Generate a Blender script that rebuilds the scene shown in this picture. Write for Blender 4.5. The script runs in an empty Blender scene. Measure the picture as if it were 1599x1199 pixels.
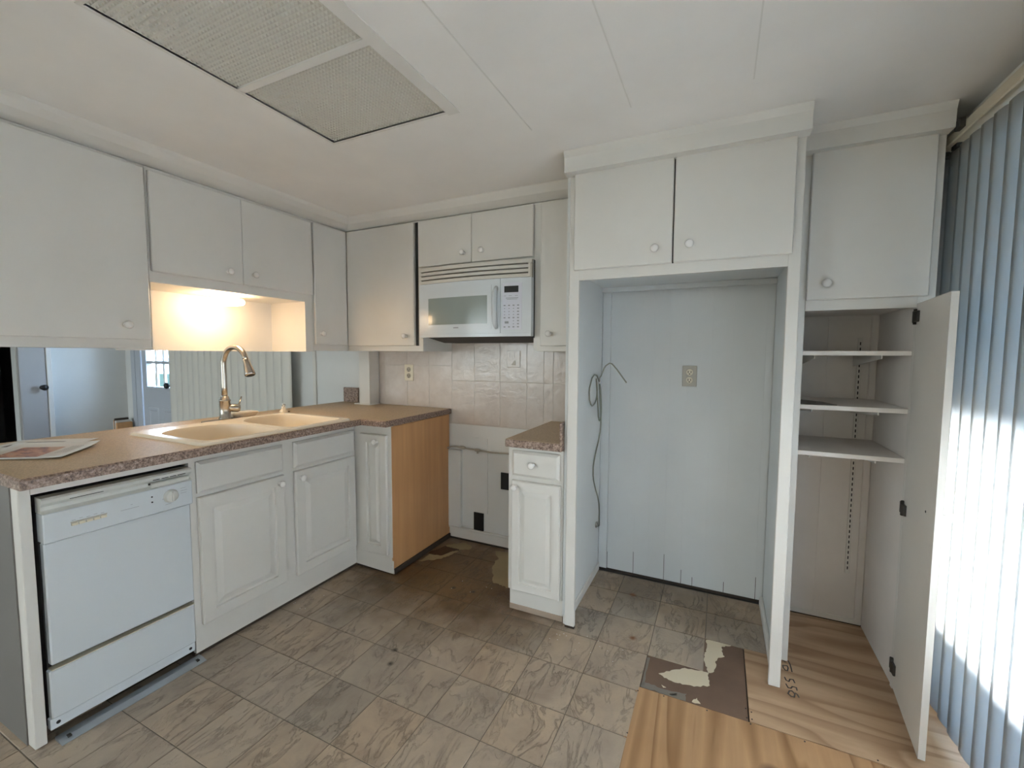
import bpy, bmesh, math, random
from mathutils import Vector, Matrix
random.seed(7)
scene = bpy.context.scene
COL = scene.collection
PI = math.pi

# ------------------------------------------------------------------ camera
cam_d = bpy.data.cameras.new('camera'); cam = bpy.data.objects.new('camera', cam_d); COL.objects.link(cam)
cam_d.sensor_fit = 'HORIZONTAL'; cam_d.sensor_width = 36.0
cam_d.lens = 683.7075 / 1599.0 * 36.0
cam_d.clip_start = 0.02
RR = [[0.903380837626075, -0.4274965802311645, -0.03390775870904053],
      [0.42880626934635846, 0.9014632528711426, 0.0590693413899002],
      [0.005314657022731979, -0.0679019706167488, 0.997677842195111]]
cam.matrix_world = Matrix(((RR[0][0], RR[0][2], -RR[0][1], 0.0),
                           (RR[1][0], RR[1][2], -RR[1][1], 0.0),
                           (RR[2][0], RR[2][2], -RR[2][1], 1.2907), (0, 0, 0, 1)))
scene.camera = cam
# ------------------------------------------------------------------ exposure, sky, sun
scene.view_settings.view_transform = 'Standard'; scene.view_settings.look = 'None'
scene.view_settings.gamma = 1.0; scene.view_settings.use_curve_mapping = False
scene.view_settings.exposure = 2.34
world = bpy.data.worlds.new('sky'); scene.world = world; world.use_nodes = True
wn = world.node_tree.nodes; wl_ = world.node_tree.links
bg = wn['Background']; bg.inputs['Strength'].default_value = 4.4
tc = wn.new('ShaderNodeTexCoord'); sx = wn.new('ShaderNodeSeparateXYZ'); rp = wn.new('ShaderNodeValToRGB')
wl_.new(tc.outputs['Generated'], sx.inputs[0]); wl_.new(sx.outputs['Z'], rp.inputs[0]); wl_.new(rp.outputs[0], bg.inputs['Color'])
rp.color_ramp.elements[0].position = 0.0; rp.color_ramp.elements[0].color = (0.54, 0.76, 1.0, 1)
rp.color_ramp.elements[1].position = 1.0; rp.color_ramp.elements[1].color = (0.36, 0.60, 1.0, 1)
sun_d = bpy.data.lights.new('sun', 'SUN'); sun = bpy.data.objects.new('sun', sun_d); COL.objects.link(sun)
sun_d.energy = 24.0; sun_d.angle = math.radians(2.5); sun_d.color = (0.98, 0.98, 1.0)
sun.location = (6, 1.5, 4)
sun.rotation_euler = Vector((-1.0, -0.10, -0.267)).to_track_quat('-Z', 'Y').to_euler()

def portal(name, loc, direction, sx_, sy_):
    d = bpy.data.lights.new(name, 'AREA'); d.shape = 'RECTANGLE'; d.size = sx_; d.size_y = sy_
    d.cycles.is_portal = True
    o = bpy.data.objects.new(name, d); COL.objects.link(o); o.location = loc
    o.rotation_euler = Vector(direction).to_track_quat('-Z', 'Y').to_euler()
portal('dining_window_portal', (-4.35, -3.23, 1.2), (0, 1, 0), 2.9, 1.7)
portal('window_portal', (-1.2, -3.23, 1.375), (0, 1, 0), 2.2, 1.35)
portal('sliding_door_portal', (0.86, -1.25, 1.02), (-1, 0, 0), 3.0, 2.0)

# ------------------------------------------------------------------ helpers
WL = {}
def wpos(o): return WL.get(o.name, Vector((0, 0, 0))) if o else Vector((0, 0, 0))
class MB:
    def __init__(s): s.v = []; s.f = []; s.sm = []; s.mi = []
    def add(s, vs, fs, smooth=False, mi=0):
        n = len(s.v); s.v += [tuple(v) for v in vs]
        for f in fs: s.f.append(tuple(i + n for i in f)); s.sm.append(smooth); s.mi.append(mi)
        return s
    def box(s, x0, x1, y0, y1, z0, z1, b=0.0, mi=0):
        x0, x1 = sorted((x0, x1)); y0, y1 = sorted((y0, y1)); z0, z1 = sorted((z0, z1))
        b = min(b, (x1 - x0) * .45, (y1 - y0) * .45, (z1 - z0) * .45)
        if b <= 0:
            return s.add([(x0, y0, z0), (x1, y0, z0), (x1, y1, z0), (x0, y1, z0), (x0, y0, z1), (x1, y0, z1), (x1, y1, z1), (x0, y1, z1)],
                         [(0, 3, 2, 1), (4, 5, 6, 7), (0, 1, 5, 4), (1, 2, 6, 5), (2, 3, 7, 6), (3, 0, 4, 7)], mi=mi)
        bm = bmesh.new(); bmesh.ops.create_cube(bm, size=1.0)
        for v in bm.verts:
            v.co = Vector(((x0 + x1) / 2 + v.co.x * (x1 - x0), (y0 + y1) / 2 + v.co.y * (y1 - y0), (z0 + z1) / 2 + v.co.z * (z1 - z0)))
        bmesh.ops.bevel(bm, geom=bm.edges[:], offset=b, segments=1, affect='EDGES', profile=.5)
        bm.verts.index_update()
        s.add([v.co for v in bm.verts], [[v.index for v in f.verts] for f in bm.faces], mi=mi); bm.free(); return s
    def prism(s, poly, z0, z1, axis='z', smooth=False):
        # poly = list of 2D points; extruded along axis
        def m(a, b, c): return {'z': (a, b, c), 'y': (a, c, b), 'x': (c, a, b)}[axis]
        n = len(poly)
        area = sum(poly[i][0] * poly[(i + 1) % n][1] - poly[(i + 1) % n][0] * poly[i][1] for i in range(n))
        if (area < 0) != (axis == 'y'): poly = poly[::-1]
        vs = [m(p[0], p[1], z0) for p in poly] + [m(p[0], p[1], z1) for p in poly]
        s.add(vs, [tuple(range(n - 1, -1, -1)), tuple(range(n, 2 * n))])
        k = len(s.v) - 2 * n
        for i in range(n):
            j = (i + 1) % n; s.f.append((k + i, k + j, k + n + j, k + n + i)); s.sm.append(smooth); s.mi.append(0)
        return s
    def lathe(s, prof, o, axis, seg=20, smooth=True):
        a = Vector(axis).normalized(); t = Vector((0, 0, 1)) if abs(a.z) < .9 else Vector((1, 0, 0))
        u = a.cross(t).normalized(); w = a.cross(u); o = Vector(o); vs = []; fs = []
        for r, h in prof:
            for k in range(seg):
                an = 2 * PI * k / seg; vs.append(o + a * h + (u * math.cos(an) + w * math.sin(an)) * max(r, 1e-5))
        for i in range(len(prof) - 1):
            for k in range(seg):
                k2 = (k + 1) % seg; fs.append((i * seg + k, (i + 1) * seg + k, (i + 1) * seg + k2, i * seg + k2))
        s.add(vs, fs, smooth)
        n = len(prof); c = len(s.v) - n * seg
        s.f.append(tuple(c + k for k in range(seg))); s.sm.append(False); s.mi.append(0)
        s.f.append(tuple(c + (n - 1) * seg + k for k in range(seg))[::-1]); s.sm.append(False); s.mi.append(0)
        return s
    def tube(s, pts, r, seg=10):
        pts = [Vector(p) for p in pts]; n = len(pts); rs = r if isinstance(r, (list, tuple)) else [r] * n
        tg = [(pts[min(i + 1, n - 1)] - pts[max(i - 1, 0)]).normalized() for i in range(n)]
        up = Vector((0, 0, 1)) if abs(tg[0].z) < .9 else Vector((1, 0, 0)); u = tg[0].cross(up).normalized(); vs = []; fs = []
        for i in range(n):
            u = (u - tg[i] * u.dot(tg[i])).normalized(); w = tg[i].cross(u)
            for k in range(seg):
                an = 2 * PI * k / seg; vs.append(pts[i] + (u * math.cos(an) + w * math.sin(an)) * rs[i])
        for i in range(n - 1):
            for k in range(seg):
                k2 = (k + 1) % seg; fs.append((i * seg + k, i * seg + k2, (i + 1) * seg + k2, (i + 1) * seg + k))
        s.add(vs, fs, True); c = len(s.v) - n * seg
        s.f.append(tuple(c + k for k in range(seg))[::-1]); s.f.append(tuple(c + (n - 1) * seg + k for k in range(seg)))
        s.sm += [False, False]; s.mi += [0, 0]; return s
    def rings(s, o, u, v, w, W, H, rings):
        # rectangular rings (inset, depth along w); first is the back
        o, u, v, w = map(Vector, (o, u, v, w)); vs = []; fs = []
        for ins, d in rings:
            for a, b in ((ins, ins), (W - ins, ins), (W - ins, H - ins), (ins, H - ins)): vs.append(o + u * a + v * b + w * d)
        for i in range(len(rings) - 1):
            for k in range(4):
                k2 = (k + 1) % 4; fs.append((4 * i + k, 4 * i + k2, 4 * i + 4 + k2, 4 * i + 4 + k))
        m = len(rings) - 1; fs.append((4 * m, 4 * m + 1, 4 * m + 2, 4 * m + 3)); fs.append((3, 2, 1, 0))
        return s.add(vs, fs)
    def mesh(s, name, mats, off=Vector((0, 0, 0))):
        me = bpy.data.meshes.new(name)
        me.from_pydata([(v[0] - off.x, v[1] - off.y, v[2] - off.z) for v in s.v], [], s.f)
        for p, sm, mi in zip(me.polygons, s.sm, s.mi): p.use_smooth = sm; p.material_index = mi
        for m in (mats if isinstance(mats, (list, tuple)) else [mats]): me.materials.append(m)
        me.update(); return me
    def build(s, name, mats, parent=None, origin=None, label=None, kind=None):
        base = wpos(parent); org = Vector(origin) if origin is not None else base
        o = bpy.data.objects.new(name, s.mesh(name, mats, org)); COL.objects.link(o)
        if parent: o.parent = parent
        o.location = org - base; WL[o.name] = org
        if label: o['label'] = label
        if kind: o['kind'] = kind
        return o
def tag(o, label, cat, group=None, kind=None):
    o['label'] = label; o['category'] = cat
    if group: o['group'] = group
    if kind: o['kind'] = kind
    return o
def thing(name, loc, label, cat, group=None, kind=None):
    o = bpy.data.objects.new(name, None); COL.objects.link(o); o.empty_display_size = .05
    o.location = loc; WL[o.name] = Vector(loc); return tag(o, label, cat, group, kind)
def B(*a, **k): return MB().box(*a, **k)

# ------------------------------------------------------------------ materials
def mat(name, col=(.8, .8, .8), rough=.5, metal=0.0, spec=.5):
    m = bpy.data.materials.new(name); m.use_nodes = True; p = m.node_tree.nodes['Principled BSDF']
    p.inputs['Base Color'].default_value = (*col, 1); p.inputs['Roughness'].default_value = rough; p.inputs['Metallic'].default_value = metal
    p.inputs['Specular IOR Level'].default_value = spec; return m
class NT:
    def __init__(s, m): s.m = m; s.n = m.node_tree.nodes; s.l = m.node_tree.links; s.p = s.n['Principled BSDF']
    def new(s, t, **k):
        x = s.n.new(t)
        for a, b in k.items(): setattr(x, a, b)
        return x
    def pos(s, scale=(1, 1, 1), rnd=0.0, rot=0.0):
        g = s.new('ShaderNodeNewGeometry'); mp = s.new('ShaderNodeMapping'); mp.inputs['Scale'].default_value = scale
        s.l.new(g.outputs['Position'], mp.inputs['Vector'])
        if rnd:
            oi = s.new('ShaderNodeObjectInfo'); mu = s.new('ShaderNodeMath', operation='MULTIPLY'); mu.inputs[1].default_value = rnd
            s.l.new(oi.outputs['Random'], mu.inputs[0]); s.l.new(mu.outputs[0], mp.inputs['Location'])
            if rot:
                m2 = s.new('ShaderNodeMath', operation='MULTIPLY'); m2.inputs[1].default_value = rot; cx = s.new('ShaderNodeCombineXYZ')
                s.l.new(oi.outputs['Random'], m2.inputs[0]); s.l.new(m2.outputs[0], cx.inputs[2]); s.l.new(cx.outputs[0], mp.inputs['Rotation'])
        return mp.outputs[0]
    def noise(s, vec, scale, detail=4, rough=.55, dist=0.0):
        x = s.new('ShaderNodeTexNoise'); x.inputs['Scale'].default_value = scale; x.inputs['Detail'].default_value = detail
        x.inputs['Roughness'].default_value = rough; x.inputs['Distortion'].default_value = dist; s.l.new(vec, x.inputs['Vector']); return x.outputs['Fac']
    def ramp(s, fac, stops):
        r = s.new('ShaderNodeValToRGB'); e = r.color_ramp.elements
        while len(e) < len(stops): e.new(.5)
        for a, (p, c) in zip(e, stops): a.position = p; a.color = (*c, 1) if len(c) == 3 else c
        s.l.new(fac, r.inputs[0]); return r.outputs[0]
    def mix(s, fac, a, b, mode='MIX'):
        x = s.new('ShaderNodeMix', data_type='RGBA', blend_type=mode)
        for sock, val in ((x.inputs[0], fac), (x.inputs[6], a), (x.inputs[7], b)):
            if hasattr(val, 'is_linked'): s.l.new(val, sock)
            else: sock.default_value = val if isinstance(val, float) else (*val, 1)
        return x.outputs[2]
    def col(s, c): s.l.new(c, s.p.inputs['Base Color']); return s
    def rgh(s, c): s.l.new(c, s.p.inputs['Roughness']); return s
    def bump(s, h, strength=.2, dist=.01):
        b = s.new('ShaderNodeBump'); b.inputs['Strength'].default_value = strength; b.inputs['Distance'].default_value = dist
        s.l.new(h, b.inputs['Height']); s.l.new(b.outputs[0], s.p.inputs['Normal']); return s
    def spot(s, pts, inner, outer):
        # 1 inside a stain round one of the given floor points, 0 outside
        g = s.new('ShaderNodeNewGeometry'); acc = None
        nz = s.new('ShaderNodeTexNoise'); nz.inputs['Scale'].default_value = 9; s.l.new(g.outputs['Position'], nz.inputs['Vector'])
        for p in pts:
            d = s.new('ShaderNodeVectorMath', operation='DISTANCE'); s.l.new(g.outputs['Position'], d.inputs[0]); d.inputs[1].default_value = p
            q = s.new('ShaderNodeMath', operation='MULTIPLY_ADD'); s.l.new(nz.outputs['Fac'], q.inputs[0]); q.inputs[1].default_value = outer * .7; s.l.new(d.outputs['Value'], q.inputs[2])
            r = s.new('ShaderNodeMapRange'); r.inputs[1].default_value = inner + outer * .35; r.inputs[2].default_value = outer + outer * .35; r.inputs[3].default_value = 1; r.inputs[4].default_value = 0
            s.l.new(q.outputs[0], r.inputs[0])
            if acc is None: acc = r.outputs[0]
            else:
                mx = s.new('ShaderNodeMath', operation='MAXIMUM'); s.l.new(acc, mx.inputs[0]); s.l.new(r.outputs[0], mx.inputs[1]); acc = mx.outputs[0]
        return acc
def paint(name, col, rough=.42, bump=.05, var=.04):
    m = mat(name, col, rough); t = NT(m); v = t.pos()
    n = t.noise(v, 3.0, 5); lo = tuple(c * (1 - var) for c in col); hi = tuple(min(1, c * (1 + var * .6)) for c in col)
    t.col(t.ramp(n, [(.3, lo), (.7, hi)])).bump(t.noise(v, 160, 3), bump * .5, .002); return m
M = {}
M['taupe'] = paint('shade_darkened_laminate', (.175, .165, .155), .5)  # laminate colour darkened to stand in for the dim light on this face
M['cab'] = paint('white_cabinet_paint', (.72, .695, .65), .38)
M['trim'] = paint('white_trim_paint', (.75, .725, .68), .45)
M['alcove'] = paint('pale_blue_white_paint', (.69, .705, .70), .45)
M['wall'] = paint('white_wall_paint', (.74, .74, .72), .6, .08)
M['pantry'] = paint('pantry_paint', (.80, .755, .715), .5, .06, .08)
M['ceil'] = paint('ceiling_paint', (.86, .835, .80), .75, .12)
M['appliance'] = mat('white_enamel', (.66, .70, .73), .22)
M['bisque_plastic'] = mat('bisque_plastic', (.66, .66, .62), .35)
M['knob'] = mat('white_ceramic', (.82, .80, .77), .18)
M['black'] = mat('black', (.010, .010, .011), .45)
M['dark'] = mat('dark_grey', (.035, .034, .035), .6)
M['dirty'] = paint('dirty_bare_wood', (.40, .31, .24), .8, .2, .3); M['shadowwood'] = mat('old_dark_wood', (.05, .035, .025), .8)
M['grey'] = mat('grey_print', (.30, .31, .33), .5)
M['galv'] = mat('galvanised_steel', (.50, .55, .60), .38, .85)
M['nickel'] = mat('brushed_nickel', (.50, .47, .43), .26, 1.0)
M['bronze'] = mat('bronze_edge', (.20, .15, .10), .35, .8)
M['hinge'] = mat('dark_hinge_metal', (.08, .075, .07), .45, .7)
M['plate'] = mat('ivory_plate', (.72, .66, .52), .35)
M['plategrey'] = mat('taupe_plate', (.45, .42, .36), .4)
M['line'] = mat('grey_green_tubing', (.30, .30, .24), .4)
M['pipe'] = mat('tan_pipe', (.42, .38, .31), .4)
M['paper'] = mat('glossy_paper', (.74, .73, .70), .35)
M['ink'] = mat('dark_ink', (.10, .085, .08), .5)
M['cream'] = mat('cream_backing', (.72, .63, .47), .8)
M['vent'] = mat('microwave_vent_plastic', (.66, .63, .57), .4)
M['mwglass'] = mat('microwave_window', (.30, .34, .32), .12)
M['clear'] = mat('clear_acrylic', (.9, .9, .9), .08); M['clear'].node_tree.nodes['Principled BSDF'].inputs['Transmission Weight'].default_value = .8
M['doorgrey'] = paint('blue_grey_door_paint', (.50, .53, .58), .45)
M['doordim'] = paint('taupe_door_paint', (.42, .40, .39), .5)

def m_glass(name='window_glass', tint=(1, 1, 1)):
    m = bpy.data.materials.new(name); m.use_nodes = True; n = m.node_tree.nodes; l = m.node_tree.links
    n.remove(n['Principled BSDF']); a = n.new('ShaderNodeBsdfTransparent'); a.inputs['Color'].default_value = (*tint, 1); b = n.new('ShaderNodeBsdfGlossy'); b.inputs['Roughness'].default_value = .02
    lw = n.new('ShaderNodeLayerWeight'); lw.inputs['Blend'].default_value = .5; f = n.new('ShaderNodeMath'); f.operation = 'POWER'; f.inputs[1].default_value = 5.0; l.new(lw.outputs['Facing'], f.inputs[0]); x = n.new('ShaderNodeMixShader')
    l.new(f.outputs[0], x.inputs[0]); l.new(a.outputs[0], x.inputs[1]); l.new(b.outputs[0], x.inputs[2]); l.new(x.outputs[0], n['Material Output'].inputs['Surface']); return m
M['glass'] = m_glass(); M['glassc'] = m_glass('lightly_tinted_glass', (.74, .66, .58)); M['glassd'] = m_glass('porch_glass', (.87, .86, .84)); M['glassb'] = m_glass('light_warming_glass', (.50, .40, .30))  # bronze tint added to warm and dim daylight from behind the viewer
def m_vane(name, col, tr, tcol=None):
    m = bpy.data.materials.new(name); m.use_nodes = True; n = m.node_tree.nodes; l = m.node_tree.links
    p = n['Principled BSDF']; p.inputs['Base Color'].default_value = (*col, 1); p.inputs['Roughness'].default_value = .5
    t = n.new('ShaderNodeBsdfTranslucent'); t.inputs['Color'].default_value = (*(tcol or col), 1); x = n.new('ShaderNodeMixShader'); x.inputs[0].default_value = tr
    l.new(p.outputs[0], x.inputs[1]); l.new(t.outputs[0], x.inputs[2]); l.new(x.outputs[0], n['Material Output'].inputs['Surface']); return m
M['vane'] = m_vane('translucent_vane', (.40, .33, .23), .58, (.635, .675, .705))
M['vane2'] = m_vane('ivory_vane', (.78, .75, .68), .05)

def m_slate():
    m = mat('slate_vinyl', rough=.42); t = NT(m); v = t.pos((1, 1, 1), 37.0)
    n1 = t.noise(v, 5.5, 8, .62, .6); vr = t.pos((1, .36, 1), 53.0, 40.0); n2 = t.noise(vr, 13, 6, .62, .7); n3 = t.noise(v, 7, 3)
    c = t.ramp(n1, [(.28, (.345, .268, .205)), (.45, (.425, .345, .27)), (.58, (.48, .39, .30)), (.75, (.54, .44, .33))])
    c2 = t.ramp(n2, [(.455, (1, 1, 1)), (.49, (.50, .48, .46)), (.515, (.92, .92, .92)), (.56, (1.04, 1.03, 1.02))]); msk = t.ramp(n3, [(.40, (0, 0, 0)), (.58, (.75, .75, .75))]); c = t.mix(msk, c, t.mix(1.0, c, c2, 'MULTIPLY'))
    oi = t.new('ShaderNodeObjectInfo'); tint = t.ramp(oi.outputs['Random'], [(0, (.80, .82, .84)), (.5, (1, 1, 1)), (1, (1.06, 1.0, .92))])
    c = t.mix(.8, c, tint, 'MULTIPLY')
    st = t.spot([(-1.42, 2.25, 0), (-1.25, 2.05, 0), (-1.5, 2.05, 0)], .18, .62); c = t.mix(st, c, t.mix(1.0, c, (.44, .33, .20), 'MULTIPLY'))
    st3 = t.spot([(-.9, 1.93, 0), (-1.75, 2.0, 0), (-.35, 2.45, 0), (-.05, 2.4, 0)], .10, .36); c = t.mix(st3, c, t.mix(1.0, c, (.66, .60, .52), 'MULTIPLY'))
    st2 = t.spot([(-.382, 2.341, 0), (-.317, 1.972, 0)], .004, .022); c = t.mix(st2, c, (.24, .085, .02))
    st4 = t.spot([(-1.24, 1.435, 0), (-1.2, 1.36, 0), (-1.17, 1.99, 0), (-1.29, 1.98, 0)], .002, .017); c = t.mix(st4, c, (.05, .04, .03))
    t.col(c)
    rg = t.ramp(n2, [(.40, (.55, .55, .55)), (.475, (.75, .75, .75)), (.495, (0, 0, 0)), (.52, (.85, .85, .85)), (.62, (1, 1, 1))]); t.bump(t.mix(.4, rg, t.ramp(n1, [(.3, (0, 0, 0)), (.7, (1, 1, 1))])), .9, .004)
    t.rgh(t.ramp(n1, [(.3, (.38, .38, .38)), (.7, (.52, .52, .52))])); return m
M['slate'] = m_slate()
M['joint'] = paint('tile_joint', (.16, .135, .105), .7, .2, .2); M['vinylcut'] = mat('grey_vinyl_scrap', (.22, .20, .17), .6)
def m_ply(name, base, dark, grain, rings, knots=()):
    m = mat(name, rough=.62); t = NT(m); v = t.pos(grain)
    nz = t.noise(v, 1.0, 2, .45, .45); mu = t.new('ShaderNodeMath', operation='MULTIPLY'); mu.inputs[1].default_value = rings; t.l.new(nz, mu.inputs[0])
    fr_ = t.new('ShaderNodeMath', operation='FRACT'); t.l.new(mu.outputs[0], fr_.inputs[0])
    c = t.ramp(fr_.outputs[0], [(.0, base), (.45, tuple(min(1, b * 1.08) for b in base)), (.72, tuple(a * .55 + b * .45 for a, b in zip(base, dark))), (.90, dark), (.97, base)])
    f = t.noise(t.pos(tuple(g * 14 for g in grain)), 1.0, 3); c = t.mix(.35, c, t.ramp(f, [(.3, (.72, .68, .62)), (.7, (1, 1, 1))]), 'MULTIPLY')
    b = t.noise(t.pos(), 2.2, 4); c = t.mix(.6, c, t.ramp(b, [(.35, (.78, .72, .66)), (.6, (1, 1, 1))]), 'MULTIPLY')
    if knots: c = t.mix(t.spot(knots, .005, .035), c, (.10, .04, .025))
    t.col(c).bump(f, .12, .003); return m
M['plyA'] = m_ply('bright_pine_plywood', (.54, .33, .17), (.34, .18, .075), (4.2, 0.30, 1), 10.0, [(.1876, 1.50, 0), (.02, 1.28, 0)])
M['plyB'] = m_ply('tan_plywood', (.60, .415, .265), (.43, .275, .16), (.42, 3.4, 1), 11.0)
M['subfloor'] = paint('brown_subfloor', (.20, .125, .085), .75, .3, .25)
M['backing'] = paint('yellowed_backing', (.40, .31, .17), .7, .4, .22)
M['stain'] = paint('soaked_brown_floor', (.085, .040, .014), .5, .4, .3)
def m_lam(name, cols, rough, sc):
    m = mat(name, rough=rough); t = NT(m); v = t.pos()
    n = t.noise(v, sc, 3, .7); n2 = t.noise(v, sc * 2.1, 2); c = t.ramp(n, [(.30, cols[0]), (.44, cols[1]), (.56, cols[2]), (.70, cols[3])])
    t.col(t.mix(.45, c, t.ramp(n2, [(.35, (.55, .5, .48)), (.6, (1.05, 1, .98))]), 'MULTIPLY')); return m
M['lam'] = m_lam('tan_granite_laminate', ((.42, .32, .205), (.54, .42, .275), (.62, .49, .325), (.68, .55, .385)), .46, 170)
M['lamedge'] = m_lam('speckled_laminate_edge', ((.05, .033, .025), (.22, .145, .11), (.38, .275, .22), (.58, .46, .385)), .4, 120)
def m_tile():
    m = mat('blush_glazed_tile', rough=.13); t = NT(m); v = t.pos((1, 1, 1), 11.0); n = t.noise(v, 11, 7, .62, .4)
    t.col(t.ramp(n, [(.3, (.585, .515, .465)), (.55, (.645, .58, .53)), (.75, (.68, .625, .58))])).bump(t.noise(t.pos(), 26, 3, .55, .5), .35, .005); return m
M['tile'] = m_tile(); M['grout'] = mat('grout', (.62, .58, .53), .8)
def m_wood(name, a, b):
    m = mat(name, rough=.5); t = NT(m); n = t.noise(t.pos((26, 26, 1.2)), 1.0, 5, .6)
    g = t.noise(t.pos(), 1.6, 3); t.col(t.mix(.5, t.ramp(n, [(.3, a), (.7, b)]), t.ramp(g, [(.35, (.80, .74, .66)), (.65, (1, 1, 1))]), 'MULTIPLY')); return m
M['woodpanel'] = m_wood('orange_wood_panel', (.58, .31, .135), (.70, .385, .17))
M['sink'] = mat('bisque_enamel', (.90, .81, .67), .26)
M['lens'] = mat('prismatic_lens', (.60, .56, .48), .4)
M['bounce_floor'] = paint('beige_bounce_floor', (.54, .48, .41), .95, .4, .1)
M['concrete'] = paint('porch_concrete', (.50, .50, .48), .9, .2, .15)
M['porchdark'] = paint('brown_porch_boards', (.10, .07, .045), .8, .1, .1)
M['siding'] = paint('outside_siding', (.55, .56, .57), .8, .1, .1)
M['grass'] = paint('lawn', (.12, .13, .10), .95, .3, .3)
M['dark_screen'] = paint('dark_screen_green', (.03, .05, .03), .95, .3, .4)
def m_photo():
    m = mat('orange_printed_photo', rough=.3); t = NT(m); n = t.noise(t.pos((9, 22, 1)), 1.2, 4, .6, .8)
    t.col(t.ramp(n, [(.34, (.10, .06, .10)), (.45, (.42, .17, .09)), (.55, (.62, .33, .19)), (.7, (.55, .40, .30))])); return m
M['photo'] = m_photo()
def m_emit(name, col, s):
    m = mat(name, col, .4); p = m.node_tree.nodes['Principled BSDF']; p.inputs['Emission Color'].default_value = (*col, 1); p.inputs['Emission Strength'].default_value = s; return m
M['lamp'] = m_emit('lit_lamp_diffuser', (1.0, .72, .43), 6.5)

# ------------------------------------------------------------------ room shell
XL, XR, YB, YR, ZC = -5.963, 0.80, 2.557, -3.2, 2.1562
XF, XU, YU = -1.9612, -2.2791, 2.2158
def S(o, label, cat): return tag(o, label, cat, kind='structure')
floor = S(B(XL - .1, XR + .1, YR - .1, YB + .1, -.15, -.005).build('floor', M['shadowwood']), 'worn kitchen floor of slate-look vinyl squares with torn patches and bare plywood', 'floor')
for q in ((-3.3, -.2405, -.4, 2.54), (-.2405, -.0205, 1.888, 2.54), (-.0205, .232, 2.130, 2.54)): B(q[0], q[1], q[2], q[3], -.0048, -.0016).build('tile_underlay', M['joint'], floor)
# tiles
GX = [-.24 - .2215 * k for k in range(-2, 14)][::-1]; GY = [1.205 + .2265 * j for j in range(-7, 7)]
def tile_mesh(w, h):
    return MB().rings((-w / 2, -h / 2, -.0045), (1, 0, 0), (0, 1, 0), (0, 0, 1), w, h, [(0, 0), (0, .003), (.0022, .0045)]).mesh('floor_tile', M['slate'])
shared = {}
def tile(x0, x1, y0, y1):
    g = .0012; w, h = round(x1 - x0 - 2 * g, 4), round(y1 - y0 - 2 * g, 4)
    if w < .01 or h < .01: return
    if (w, h) not in shared: shared[(w, h)] = tile_mesh(w, h)
    o = bpy.data.objects.new('floor_tile', shared[(w, h)]); COL.objects.link(o); o.parent = floor; o.location = ((x0 + x1) / 2, (y0 + y1) / 2, 0)
for i in range(len(GX) - 1):
    for j in range(len(GY) - 1):
        x0, x1, y0, y1 = GX[i], GX[i + 1], GY[j], min(GY[j + 1], 2.535); cx, cy = (x0 + x1) / 2, (y0 + y1) / 2
        if x1 < -1.99 and y0 > .55: continue                       # under the peninsula
        if x1 < -1.72 and y0 > 1.96: continue
        if cx > -.24 and cy < 1.885: continue                      # plywood and the torn patch
        if cx > -.02 and cx < .2 and cy < 2.112: continue
        if x0 > .19: continue
        if x0 > -.05: x1 = .232
        tile(x0, x1, y0, y1)
B(-.2525, .80, -.4, 1.6825, -.0045, -.0008).build('plywood_sheet', M['plyA'], floor, label='bright orange pine plywood sheet')
MB().prism([(.1385, 1.6865), (.80, 1.6865), (.80, 2.545), (.256, 2.545), (.256, 2.128), (.1385, 2.128)], -.0045, -.0008).build('plywood_sheet', M['plyB'], floor, label='duller tan plywood sheet under the pantry')
B(-.2385, .134, 1.686, 2.128, -.0048, -.0024).build('subfloor_patch', M['subfloor'], floor, label='bare brown subfloor')
def ragged(poly, amp, n=5):
    out = []
    for i in range(len(poly)):
        a, b = poly[i], poly[(i + 1) % len(poly)]; L = math.hypot(b[0] - a[0], b[1] - a[1]); k = max(1, min(n, int(L / .008)))
        for j in range(k):
            t = j / k; q = amp * random.uniform(-1, 1) * min(1, L / .03) if j else 0
            out.append((a[0] + (b[0] - a[0]) * t - (b[1] - a[1]) / L * q, a[1] + (b[1] - a[1]) * t + (b[0] - a[0]) / L * q))
    return out
for pl, mt, nm in (([(-0.183, 1.792), (-0.137, 1.835), (-0.089, 1.872), (-0.026, 1.885), (0.002, 1.881), (-0.0, 1.846), (0.007, 1.811), (-0.049, 1.779), (-0.083, 1.775), (-0.124, 1.77), (-0.16, 1.778)], 'cream', 0),
        ([(-0.014, 2.107), (0.051, 2.131), (0.12, 2.127), (0.088, 2.112), (0.051, 2.088), (0.051, 2.048), (0.061, 2.02), (0.036, 2.001), (0.025, 1.971), (0.029, 1.942), (0.016, 1.894), (-0.001, 1.885), (-0.013, 1.934), (-0.019, 1.994), (-0.012, 2.037)], 'cream', 0),
        ([(-0.134, 1.703), (-0.105, 1.713), (-0.106, 1.702), (-0.13, 1.692)], 'cream', 0), ([(-0.036, 1.722), (-0.022, 1.697), (-0.052, 1.693)], 'cream', 0), ([(-0.165, 1.733), (-0.147, 1.726), (-0.157, 1.721)], 'cream', 0),
        ([(-0.229, 1.719), (-0.202, 1.716), (-0.139, 1.714), (-0.073, 1.725), (-0.073, 1.688), (-0.135, 1.688), (-0.218, 1.688), (-0.236, 1.688)], 'vinylcut', 0),
        ([(-0.2385, 1.87), (-0.227, 1.872), (-0.227, 1.706), (-0.2385, 1.69)], 'vinylcut', 0)):
    MB().prism(ragged(pl, .004), -.0026, -.0012).build('torn_vinyl_remnant', M[mt], floor)
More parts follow.
